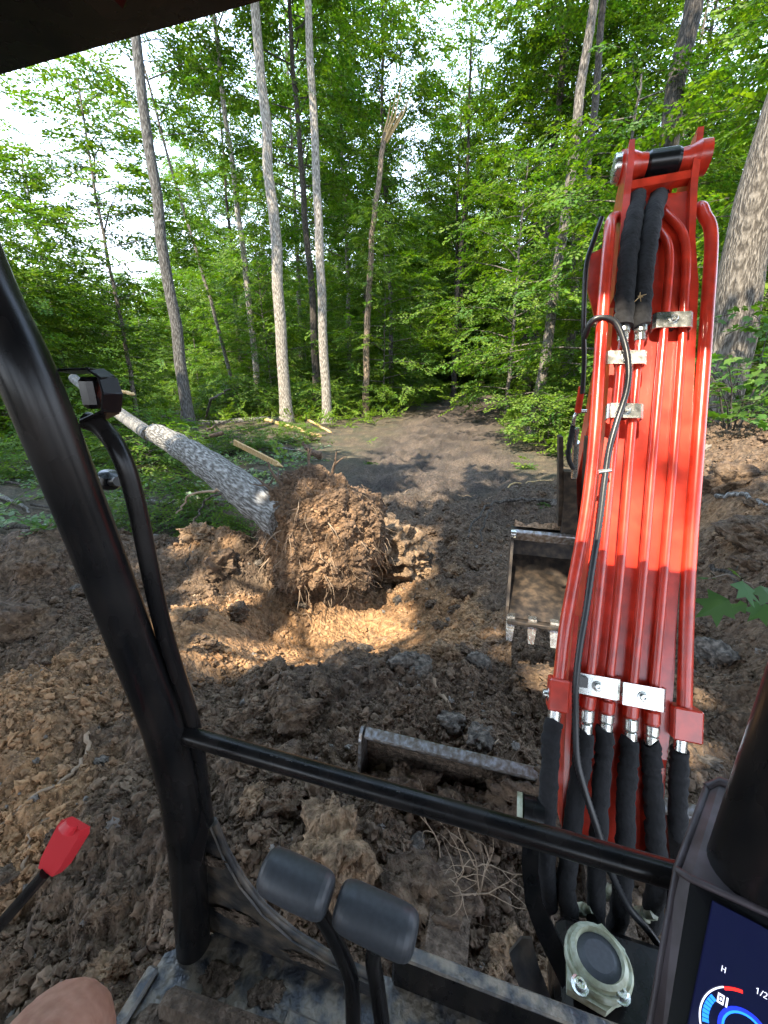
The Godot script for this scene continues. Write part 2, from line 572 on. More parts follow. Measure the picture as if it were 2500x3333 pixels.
# a lump: a ball of triangles pushed in and out by noise
func lump(seed_: int, detail: int, rough: float, squash: Vector3, facets := 0.0, tint := Color(1, 1, 1), tint2 := Color(1, 1, 1)) -> ArrayMesh:
	var f := FastNoiseLite.new()
	f.seed = seed_
	f.frequency = 0.9
	f.fractal_octaves = 4
	var g := FastNoiseLite.new()
	g.seed = seed_ + 77
	g.noise_type = FastNoiseLite.TYPE_CELLULAR
	g.cellular_return_type = FastNoiseLite.RETURN_CELL_VALUE
	g.frequency = 1.1
	var v := PackedVector3Array()
	var c := PackedColorArray()
	var idx := PackedInt32Array()
	for face in 6:
		var ax := face / 2
		var s := 1.0 if face % 2 == 0 else -1.0
		var first := v.size()
		for i in detail + 1:
			for j in detail + 1:
				var p := Vector3.ZERO
				p[ax] = s
				p[(ax + 1) % 3] = tan((float(i) / detail * 2.0 - 1.0) * PI / 4)
				p[(ax + 2) % 3] = tan((float(j) / detail * 2.0 - 1.0) * PI / 4)
				p = p.normalized()
				var q := f.get_noise_3dv(p * 1.3)
				var r := 1.0 + rough * q * 1.4 + rough * 0.5 * f.get_noise_3dv(p * 4.0) + facets * g.get_noise_3dv(p)
				v.push_back(p * r * squash)
				c.push_back(tint.lerp(tint2, clampf(0.5 + q * 1.5, 0, 1)))
		for i in detail:
			for j in detail:
				var k := first + i * (detail + 1) + j
				if s > 0:
					idx.append_array(PackedInt32Array([k, k + detail + 2, k + detail + 1, k, k + 1, k + detail + 2]))
				else:
					idx.append_array(PackedInt32Array([k, k + detail + 1, k + detail + 2, k, k + detail + 2, k + 1]))
	var n := PackedVector3Array()
	n.resize(v.size())
	for k in range(0, idx.size(), 3):
		var w := (v[idx[k + 2]] - v[idx[k]]).cross(v[idx[k + 1]] - v[idx[k]])
		if w.dot(v[idx[k]]) < 0.0:
			var t := idx[k + 1]
			idx[k + 1] = idx[k + 2]
			idx[k + 2] = t
			w = -w
		for j in 3:
			n[idx[k + j]] += w
	var seam := {}   # the six faces share the normals along their seams
	for k in v.size():
		var key := Vector3i(v[k] * 4000.0)
		seam[key] = seam.get(key, Vector3.ZERO) + n[k]
	for k in v.size():
		n[k] = seam[Vector3i(v[k] * 4000.0)].normalized()
	var ar := []
	ar.resize(Mesh.ARRAY_MAX)
	ar[Mesh.ARRAY_VERTEX] = v
	ar[Mesh.ARRAY_NORMAL] = n
	ar[Mesh.ARRAY_COLOR] = c
	ar[Mesh.ARRAY_INDEX] = idx
	var m := ArrayMesh.new()
	m.add_surface_from_arrays(Mesh.PRIMITIVE_TRIANGLES, ar)
	return m


func many(called: String, mesh: Mesh, material: Material, where: Array, tints: Array, parent: Node3D = null) -> MultiMeshInstance3D:
	var mm := MultiMesh.new()
	mm.transform_format = MultiMesh.TRANSFORM_3D
	mm.use_colors = tints.size() > 0
	mm.mesh = mesh
	mm.instance_count = where.size()
	for k in where.size():
		mm.set_instance_transform(k, where[k])
		if tints:
			mm.set_instance_color(k, tints[k])
	var o := MultiMeshInstance3D.new()
	o.multimesh = mm
	o.material_override = material
	o.name = called if parent else numbered(called)
	(parent if parent else self).add_child(o, true)
	return o


func any_turn() -> Basis:
	return Basis(Vector3(rng.randf_range(-1, 1), rng.randf_range(-1, 1), rng.randf_range(-1, 1.01)).normalized(), rng.randf() * TAU)


func crumbs() -> void:
	for kind in 4:
		var mesh := lump(500 + kind, 4, 0.95, Vector3(1, [0.75, 0.5, 0.8, 0.45][kind], [0.85, 0.7, 0.8, 0.6][kind]), 0.5 if kind > 1 else 0.3)
		var where := []
		var tints := []
		while where.size() < 20000:
			var q := pow(rng.randf(), 0.75)
			var rr := lerpf(0.6, 8.0, q * q)
			var a := rng.randf_range(-1.0, 1.0)
			var x := rr * sin(a)
			var z := -rr * cos(a)
			if rng.randf() > dug(x, z) or rng.randf() < 0.75 * scraped(x, z) or trail(x, z) > 0.5 and rng.randf() > 0.3:
				continue
			if rng.randf() > 0.35 + 1.2 * lumps.get_noise_2d(x * 0.8 + 30.0, z * 0.8) + 0.3:
				continue
			var s := 0.0022 + 0.02 * pow(rng.randf(), 7.0) + 0.0011 * rr
			s *= 0.7 + 0.9 * pow(rng.randf(), 3.0)
			where.push_back(Transform3D(any_turn().scaled(Vector3(s, s, s)), Vector3(x, ground_y(x, z) + s * 0.1, z)))
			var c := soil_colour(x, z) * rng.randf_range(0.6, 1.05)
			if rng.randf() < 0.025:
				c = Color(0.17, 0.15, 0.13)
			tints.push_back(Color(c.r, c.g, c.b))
		var o := many("soil_crumbs", mesh, M.crumb, where, tints)
		tag(o, ["round brown soil crumbs strewn over the dug ground", "flat brown soil crumbs strewn over the dug ground", "angular brown soil crumbs strewn over the dug ground", "thin flaky soil crumbs strewn over the dug ground"][kind], "soil crumbs")
		o.set_meta("kind", "stuff")


# ---------- leaves, crowns and trees ----------
# a spray: one twig with leaves on both sides, lying along +x with its upper face to +y; no index, so that sprays can be strung together
func make_spray(seed_: int, count: int, length: float, leaf: float, tint: Color, lobed := false) -> Dictionary:
	var r := RandomNumberGenerator.new()
	r.seed = seed_
	var h := heap()
	h.col = Color(0.07, 0.055, 0.04)
	var bend := r.randf_range(-0.25, 0.25)
	h.tube([Vector3.ZERO, Vector3(length * 0.5, 0.03, bend * length * 0.3), Vector3(length, -0.06 * length, bend * length)], [0.007, 0.005, 0.002], 3, false)
	for k in count:
		var f := (k + 0.6) / count
		var at := Vector3(length * f, 0.03 - 0.1 * f * f, bend * length * f * f)
		var side := 1.0 if k % 2 == 0 else -1.0
		var out := Vector3(r.randf_range(0.3, 0.9), r.randf_range(-0.35, 0.25), side * r.randf_range(0.5, 1.0)).normalized()
		at += out * r.randf_range(0.02, 0.28) * length * (1.15 - f)
		var up := Vector3(r.randf_range(-0.55, 0.55), 1.0, r.randf_range(-0.55, 0.55)).normalized()
		var wide_ := out.cross(up).normalized()
		up = wide_.cross(out).normalized()
		var l := leaf * r.randf_range(0.7, 1.25)
		var w := l * r.randf_range(0.32, 0.44)
		var b := r.randf_range(0.72, 1.3)
		h.col = Color(tint.r * b * r.randf_range(0.85, 1.2), tint.g * b, tint.b * b * r.randf_range(0.8, 1.2))
		var tip := at + out * l - up * l * 0.12
		if lobed:   # five points, as a maple leaf has
			var mid := at + out * l * 0.3
			var rim := []
			for q in [[-2.5, 0.32], [-1.75, 0.55], [-1.35, 0.3], [-0.85, 0.68], [-0.42, 0.36], [0.0, 0.75], [0.42, 0.36], [0.85, 0.68], [1.35, 0.3], [1.75, 0.55], [2.5, 0.32]]:
				rim.push_back(mid + (out * cos(q[0]) + wide_ * sin(q[0])) * q[1] * l * 0.9 - up * l * 0.16 * absf(sin(q[0])) * q[1])
			rim.push_back(at)
			for q in rim.size():
				h.flat(mid, rim[q], rim[(q + 1) % rim.size()], up)
		else:
			var m1 := at + out * l * 0.42 + wide_ * w + up * l * 0.07
			var m2 := at + out * l * 0.42 - wide_ * w + up * l * 0.07
			h.flat(at, m1, tip, up)
			h.flat(at, tip, m2, up)
	return {"v": h.v, "n": h.n, "c": h.c}


var sprays := {}   # kind -> list of sprays


func string_up(list: Array, set_: Array, skip_sun := false, origin := Transform3D()) -> ArrayMesh:
	var v := PackedVector3Array()
	var n := PackedVector3Array()
	var c := PackedColorArray()
	for t: Transform3D in list:
		if skip_sun and (in_sun(origin * (t * Vector3(0.1, 0, 0))) or in_sun(origin * (t * Vector3(0.6, 0, 0))) or in_sun(origin * (t * Vector3(1.1, 0, 0)))):
			continue
		var s: Dictionary = set_[rng.randi() % set_.size()]
		v.append_array(t * (s.v as PackedVector3Array))
		n.append_array(Transform3D(t.basis.orthonormalized(), Vector3.ZERO) * (s.n as PackedVector3Array))
		c.append_array(s.c)
	var a := []
	a.resize(Mesh.ARRAY_MAX)
	a[Mesh.ARRAY_VERTEX] = v
	a[Mesh.ARRAY_NORMAL] = n
	a[Mesh.ARRAY_COLOR] = c
	var m := ArrayMesh.new()
	m.add_surface_from_arrays(Mesh.PRIMITIVE_TRIANGLES, a)
	return m


func in_sun(p: Vector3) -> bool:
	if p.z < 0.8 and p.y - 1.0 < 1.15 * (1.2 - p.z) and absf(p.x) < 1.1 * (2.0 - p.z):   # no boughs hang this low over the seat
		return true
	var s := SUN_TO.normalized()
	for q in LIT:
		var d := p - Vector3(q[0], q[1], q[2])
		if (d - s * d.dot(s)).length() < q[3] + 0.25:
			return true
	return false


# limbs round a stem; returns where the sprays hang and draws the limbs into wood
func limbs(wood: Heap, low: float, high: float, reach: float, count: int, per_metre: float, rise: float, droop: float, size: float, top_heavy := 0.45) -> Array:
	var out := []
	var turn := rng.randf() * TAU
	for k in count:
		var f := (k + rng.randf() * 0.8) / count
		var y := lerpf(low, high, f)
		turn += 2.4 + rng.randf_range(-0.4, 0.4)
		var bulge := sqrt(maxf(0.0, 1.0 - pow((f - top_heavy) / (1.02 - top_heavy if f > top_heavy else top_heavy + 0.25), 2.0)))
		var l := reach * bulge * rng.randf_range(0.65, 1.15) + 0.3
		var dir := Vector3(cos(turn), rise * (0.5 + f) + rng.randf_range(-0.1, 0.15), sin(turn)).normalized()
		var pts := [Vector3(0, y, 0)]
		var side := dir.cross(Vector3.UP).normalized() * rng.randf_range(-0.4, 0.4)
		for q in [0.35, 0.7, 1.0]:
			pts.push_back(Vector3(0, y, 0) + dir * l * q + side * l * q * q + Vector3(0, -droop * l * q * q, 0))
		wood.tube(pts, [0.012 + 0.007 * l, 0.008 + 0.005 * l, 0.006 + 0.002 * l, 0.003], 5, false)
		var steps := int(l * per_metre)
		for s in steps:
			var q := lerpf(0.22, 1.0, sqrt(rng.randf()))
			var base: Vector3 = Vector3(0, y, 0) + dir * l * q + side * l * q * q + Vector3(0, -droop * l * q * q, 0)
			base += Vector3(rng.randf_range(-1, 1), rng.randf_range(-0.35, 0.35), rng.randf_range(-1, 1)) * (0.3 + 0.27 * l * q)
			var yaw := atan2(-dir.z, dir.x) + rng.randf_range(-1.2, 1.2)
			var b := Basis(Vector3.UP, yaw) * Basis(Vector3(0, 0, 1), rng.randf_range(-0.55, 0.25)) * Basis(Vector3(1, 0, 0), rng.randf_range(-0.5, 0.5))
			var z := size * rng.randf_range(0.7, 1.25)
			out.push_back(Transform3D(b.scaled(Vector3(z, z, z)), base))
	return out


var kinds := {}   # kind -> list of [crown mesh, branch mesh, height]


func grow_kinds() -> void:
	var greens := [Color(0.115, 0.205, 0.024), Color(0.085, 0.17, 0.022), Color(0.14, 0.23, 0.028), Color(0.075, 0.16, 0.03), Color(0.12, 0.2, 0.036)]
	sprays.wood = []
	sprays.maple = []
	sprays.big = []
	sprays.shade = []
	for k in 5:
		sprays.wood.push_back(make_spray(40 + k, 36, 0.95, 0.12, greens[k]))
		sprays.wood.push_back(make_spray(50 + k, 30, 0.8, 0.13, greens[(k + 2) % 5]))
		sprays.maple.push_back(make_spray(60 + k, 28, 0.75, 0.11, greens[k]))
		sprays.big.push_back(make_spray(70 + k, 9, 0.5, 0.14, Color(0.07, 0.15, 0.028).lerp(Color(0.1, 0.19, 0.045), k / 4.0), true))
		sprays.shade.push_back(make_spray(80 + k, 26, 1.2, 0.24, greens[k]))
	kinds.tall = []
	for k in 5:
		var w := heap()
		var list := limbs(w, 5.5 + k * 0.8, 21.0, 3.5, 42, 7.4, 0.5, 0.12, 1.12)
		kinds.tall.push_back([string_up(list, sprays.wood), w.mesh(), 21.0])
	kinds.high = []   # bare stem, crown only at the top
	for k in 3:
		var w := heap()
		var list := limbs(w, 15.0 + k, 25.0, 3.6, 26, 6.5, 0.6, 0.1, 1.15)
		kinds.high.push_back([string_up(list, sprays.wood), w.mesh(), 25.0])
	kinds.young = []
	for k in 4:
		var w := heap()
		var list := limbs(w, 0.7, 8.2, 2.5, 36, 10.0, [0.1, 0.3, 0.2, 0.45][k], 0.14, 0.95, 0.35)
		kinds.young.push_back([string_up(list, sprays.maple), w.mesh(), 8.2])
	kinds.bush = []
	for k in 3:
		var w := heap()
		var list := limbs(w, 0.1, 1.7, 0.95, 20, 11.0, 0.3, 0.1, 0.75, 0.4)
		kinds.bush.push_back([string_up(list, sprays.maple), w.mesh(), 1.7])


# a tapered, slightly crooked stem; path in local metres
func stem(path: Array, r0: float, r1: float, sides := 12, flare := 0.45) -> ArrayMesh:
	var h := heap()
	var pts := smooth(path, 7)
	var rad := []
	var total := pts.size() - 1.0
	for k in pts.size():
		var f: float = k / total
		rad.push_back(lerpf(r0, r1, f) * (1.0 + flare * exp(-(pts[k] as Vector3).y / (r0 * 1.6))) * (1.0 + 0.05 * fine.get_noise_1d(k * 3.7 + r0 * 100)))
		pts[k] += Vector3(lumps.get_noise_2d(k * 0.31, r0 * 91), 0, lumps.get_noise_2d(k * 0.31, r0 * 57 + 3)) * r0 * 0.5 * minf(1.0, f * 6.0)
	h.tube(pts, rad, sides, true)
	return h.mesh()


func tree(kind: String, which: int, where: Vector3, height: float, r0: float, bark: Material, called: String, label: String, group: String, lean := Vector3.ZERO, path: Array = []) -> Node3D:
	var k: Array = kinds[kind][which % kinds[kind].size()]
	var t := thing(called, on_ground(where, -0.08), label, "tree", group)
	var top := lean + Vector3(0, height, 0)
	var p := path if path else [Vector3.ZERO, top * 0.3 + Vector3(rng.randf_range(-1, 1), 0, rng.randf_range(-1, 1)) * 0.006 * height, top * 0.65 + Vector3(rng.randf_range(-1, 1), 0, rng.randf_range(-1, 1)) * 0.008 * height, top]
	put(stem(p, r0, maxf(0.012, r0 * 0.22)), "trunk", bark, t)
	var s: float = height / k[2]
	var turn := Basis(Vector3.UP, rng.randf() * TAU).scaled(Vector3(0.55 + 0.45 * s, s, 0.55 + 0.45 * s))
	var shear := Basis(Vector3.RIGHT, Vector3(lean.x / height, 1, lean.z / height), Vector3.BACK)
	var b := put(k[1], "branches", bark, t)
	b.transform = Transform3D(shear * turn)
	var c := put(k[0], "crown", M.leaf, t)
	c.transform = Transform3D(shear * turn)
	return t


func wood_land() -> void:
	grow_kinds()
	var g := "trees at the back of the clearing"
	# the stems that can be told apart, from the fallen tree round to the machine's arm
	tree("high", 0, Vector3(-6.539, -0.001, -14.214), 24.0, 0.2, M.bark_slate, "forest_tree", "slim grey tree with a tilted stem right behind the fallen log", g, Vector3(-0.6, 0, -0.8))
	tree("high", 1, Vector3(-4.25, 0.132, -18.492), 27.0, 0.27, M.bark_pale, "forest_tree", "thick pale straight tree, the stoutest pale stem at the edge of the clearing", g, Vector3(0.1, 0, 0))
	tree("high", 2, Vector3(-2.525, 0.149, -18.959), 26.0, 0.22, M.bark_pale, "forest_tree", "straight white-barked tree with dark scars beside the start of the trail", g, Vector3(-0.1, 0, 0))
	tree("high", 3, Vector3(-6.891, 0.281, -23.503), 24.0, 0.19, M.bark_pale, "forest_tree", "slender pale tree rising left of the thick pale tree, knobbly bark", g, Vector3(-0.5, 0, 0))
	tree("high", 4, Vector3(-7.914, 0.281, -23.503), 19.0, 0.11, M.bark_grey, "forest_tree", "thin dark tree leaning left, between the tilted grey tree and the pale ones", g, Vector3(-3.4, 0, 0))
	tree("high", 0, Vector3(5.22, 0.015, -14.7), 25.0, 0.19, M.bark_grey, "forest_tree", "mottled grey tree leaning towards the red boom, at the right edge of the trail", g, Vector3(0.75, 0, -0.5))
	tree("high", 1, Vector3(7.338, 0.1, -17.447), 22.0, 0.2, M.bark_dark, "forest_tree", "dark forked tree just behind the boom on its trail side", g, Vector3(-0.2, 0, -1.0))
	tree("high", 2, Vector3(5.425, 0.581, -33.433), 22.0, 0.22, M.bark_dark, "forest_tree", "dark tree standing beside the far bend of the trail", g)
	tree("high", 3, Vector3(11.478, 0.68, -36.719), 24.0, 0.3, M.bark_dark, "forest_tree", "stout dark tree where the trail leaves the clearing, far side", g)
	tree("high", 4, Vector3(8.793, 0.362, -26.368), 24.0, 0.3, M.bark_dark, "forest_tree", "dark tree behind the mottled grey one, lower stem in shade", g)
	tree("high", 1, Vector3(6.5, 0, -11.8), 24.0, 0.27, M.bark_dark, "forest_tree", "tall brown tree rising straight behind the top of the boom", g, Vector3(0.3, 0, 0.0))
	tree("high", 3, Vector3(6.25, 0, -8.1), 22.0, 0.4, M.bark_grey, "forest_tree", "massive rough-barked tree behind the boom, the thickest trunk of all", g, Vector3(0.2, 0, 0.2))
	# the snapped one, with a torn top
	var s := thing("snapped_tree", on_ground(Vector3(-0.914, 0.214, -21.201), -0.08), "snapped pale tree with torn splintered top beside the trail", "tree")
	put(stem([Vector3.ZERO, Vector3(0.12, 4, 0), Vector3(0.4, 8, 0), Vector3(0.95, 11.6, 0)], 0.17, 0.1), "trunk", M.bark_tan, s)
	for k in 5:
		var h := heap()
		var b := Vector3(0.92 + 0.05 * (k - 2), 11.3, 0.05 * (k % 3 - 1))
		h.tube([b, b + Vector3(0.25 + 0.1 * k, 0.8, 0.05 * k), b + Vector3(0.4 + 0.17 * k, 1.4 + 0.35 * (k % 3), 0.1)], [0.06, 0.04, 0.004], 4)
		put(h.mesh(), "splinter", M.split_wood, s)
	var side := put(kinds.young[1][0], "crown", M.leaf, s)
	side.transform = Transform3D(Basis().scaled(Vector3(0.4, 0.5, 0.4)), Vector3(0.3, 5.0, 0))

	# the wood behind, tree by tree
	rng.seed = 4
	var taken := []
	var tries := 0
	var n_tall := 0
	while n_tall < 46 and tries < 3000:
		tries += 1
		var p := Vector3(rng.randf_range(-36, 38), 0, rng.randf_range(-58, -22))
		var q := p.x / -p.z
		if q < -0.4 or trail(p.x, p.z) > 0.01 or absf(p.x - 2.0) < 2.0 and p.z > -26.0:
			continue
		if taken.any(func(o): return o.distance_to(p) < 2.9):
			continue
		taken.push_back(p)
		n_tall += 1
		var dark := rng.randf() < 0.5
		tree("tall", n_tall, p, rng.randf_range(18, 27), rng.randf_range(0.1, 0.24), M.bark_dark if dark else M.bark_grey, "background_tree", "one of the dark-stemmed trees deep in the wood" if dark else "one of the grey-stemmed trees deep in the wood", "dark-stemmed trees deep in the wood" if dark else "grey-stemmed trees deep in the wood", Vector3(rng.randf_range(-0.8, 0.8), 0, rng.randf_range(-0.8, 0.8)))
	var n := 0
	tries = 0
	taken = []
	while n < 80 and tries < 4000:
		tries += 1
		var p := Vector3(rng.randf_range(-30, 34), 0, rng.randf_range(-46, -11.5))
		var q := p.x / -p.z
		if trail(p.x, p.z) > 0.01 or p.z > -20.5 and q > -0.6 and q < 0.34:
			continue
		if taken.any(func(o): return o.distance_to(p) < 2.2):
			continue
		taken.push_back(p)
		n += 1
		tree("young", n, p, rng.randf_range(4.5, 9.5) if q > -0.45 else rng.randf_range(3.5, 7.0), rng.randf_range(0.04, 0.08), M.bark_grey, "young_tree", "one of the young leafy trees under the tall ones", "young trees under the tall ones", Vector3(rng.randf_range(-0.4, 0.4), 0, rng.randf_range(-0.4, 0.4)))
	# maples that reach over the trail
	for a in [[6.6, -13.5, 9.5, "layered maple spreading its branches behind the mottled grey tree"], [5.6, -19.5, 10.0, "layered maple arching over the right side of the trail"], [9.4, -9.4, 10.5, "leafy maple filling the gap between the two big trees behind the boom"], [-12.5, -14.0, 6.5, "dense leafy tree far left, next to the bright sky"], [-13.0, -18.0, 9.5, "tall leafy tree left, its top against the bright sky"], [-10.2, -17.5, 11.5, "dense green tree just left of the tilted grey tree"]]:
		tree("young" if a[2] < 10.8 else "tall", int(a[0]) + 20, Vector3(a[0], 0, a[1]), a[2], 0.1, M.bark_grey, "maple_tree", a[3], "leafy trees round the clearing")
	n = 0
	taken = []
	while n < 60:
		var p := Vector3(rng.randf_range(-17, 20), 0, rng.randf_range(-30, -10.0))
		var q := p.x / -p.z
		if trail(p.x, p.z) > 0.0 or dug(p.x, p.z) > 0.05 or p.z > -19.0 and q > -0.75 and q < 0.37:
			continue
		if taken.any(func(o): return o.distance_to(p) < 1.0):
			continue
		taken.push_back(p)
		n += 1
		var b := thing("bush", on_ground(p, -0.03), "one of the low leafy bushes at the foot of the wood", "bush", "bushes at the foot of the wood", rng.randf() * TAU)
		var k: Array = kinds.bush[n % 3]
		var z := rng.randf_range(0.5, 1.15)
		put(k[1], "branches", M.bark_dark, b).scale = Vector3(z, z, z)
		put(k[0], "crown", M.leaf, b).scale = Vector3(z, z, z)
	# what closes the view at the far end
	var far := []
	for k in 130:
		var a := rng.randf_range(-0.95, 0.95)
		var d := rng.randf_range(52.0, 85.0)
		var p := Vector3(sin(a) * d, 0, -cos(a) * d)
		var q := rng.randf_range(0.7, 1.3) if a > -0.4 else rng.randf_range(0.2, 0.36)
		far.push_back(Transform3D(Basis(Vector3.UP, rng.randf() * TAU).scaled(Vector3(1.5, q, 1.5)), Vector3(p.x, ground_y(p.x, p.z) - 5.0 * q, p.z)))
	var low := []
	for k in 240:
		var a := rng.randf_range(-1.0, 1.0)
		var d := rng.randf_range(44.0, 80.0)
		var p := Vector3(sin(a) * d, 0, -cos(a) * d)
		var q := rng.randf_range(0.5, 1.5)
		low.push_back(Transform3D(Basis(Vector3.UP, rng.randf() * TAU).scaled(Vector3(1.5, q, 1.5)), Vector3(p.x, ground_y(p.x, p.z) - 1.0, p.z)))
	var lo := many("far_wood", kinds.young[3][0], M.leaf, low, [])
	tag(lo, "low leafy growth far back between the stems", "wood")
	lo.set_meta("kind", "stuff")
	var fo := many("far_wood", kinds.tall[2][0], M.leaf, far, [])
	tag(fo, "far green wood closing the view behind the trees", "wood")
	fo.set_meta("kind", "stuff")
	var under := []
	for k in 9000:
		var p := Vector3(rng.randf_range(-26, 28), 0, rng.randf_range(-44, -9.0))
		var q := p.x / -p.z
		if trail(p.x, p.z) > 0.05 or dug(p.x, p.z) > 0.1 or p.z > -17.0 and q > -0.9 and q < 0.3 and rng.randf() > 0.07:
			continue
		var z := rng.randf_range(0.5, 1.1)
		under.push_back(Transform3D((Basis(Vector3.UP, rng.randf() * TAU) * Basis(Vector3(0, 0, 1), rng.randf_range(-0.1, 1.1))).scaled(Vector3(z, z, z)), on_ground(p, rng.randf_range(0.0, 0.35))))
	var ua := heap()
	ua.v = sprays.maple[2].v; ua.n = sprays.maple[2].n; ua.c = sprays.maple[2].c
	fo = many("undergrowth", ua.mesh(true), M.leaf, under, [])
	tag(fo, "low green undergrowth covering the floor of the wood", "undergrowth")
	fo.set_meta("kind", "stuff")


# the trees behind the machine, whose crowns shade the clearing and let the sun through in places
func shade_trees() -> void:
	rng.seed = 9
	for a in [[-5.5, 3.0, 13.5], [-2.0, 4.5, 13.0], [2.2, 3.2, 13.0], [-8.5, 0.5, 12.5], [0.5, 8.0, 14.0], [-5.0, 8.0, 14.0], [5.6, 1.6, 13.5], [-3.4, 1.0, 11.5], [6.5, 6.0, 24.0], [10.5, 1.5, 24.0], [-10.5, 5.0, 13.0], [-9.2, -2.2, 13.0], [-12.0, -4.0, 13.5]]:
		var where := on_ground(Vector3(a[0], 0, a[1]), -0.1)
		var t := thing("shade_tree", where, "tall tree behind the machine, its crown shading the clearing", "tree", "trees behind the machine")
		put(stem([Vector3.ZERO, Vector3(0.1, a[2] * 0.4, 0), Vector3(0, a[2], 0.1)], 0.28, 0.06), "trunk", M.bark_grey, t)
		var w := heap()
		var list := limbs(w, a[2] * 0.38, a[2], 3.9, 34, 6.0, 0.35, 0.08, 1.1)
		put(w.mesh(), "branches", M.bark_grey, t)
		put(string_up(list, sprays.shade, true, Transform3D(Basis(), where)), "crown", M.leaf, t)


# ---------- what lies in the clearing ----------
func root_line(h: Heap, a: Vector3, dir: Vector3, length: float, r: float, wiggle: float, sag: float, forks := 0) -> void:
	var pts := [a]
	var d := dir.normalized()
	var steps := 6
	for k in steps:
		d = (d + Vector3(rng.randf_range(-1, 1), rng.randf_range(-1, 1) - sag, rng.randf_range(-1, 1)) * wiggle).normalized()
		pts.push_back(pts[-1] + d * length / steps)
	var rad := []
	for k in steps + 1:
		rad.push_back(lerpf(r, r * 0.25, float(k) / steps))
	h.tube(pts, rad, 5, false)
	for k in forks:
		root_line(h, pts[2 + k % 4], d + Vector3(rng.randf_range(-1, 1), rng.randf_range(-1, 0.6), rng.randf_range(-1, 1)), length * 0.55, r * 0.55, wiggle, sag)


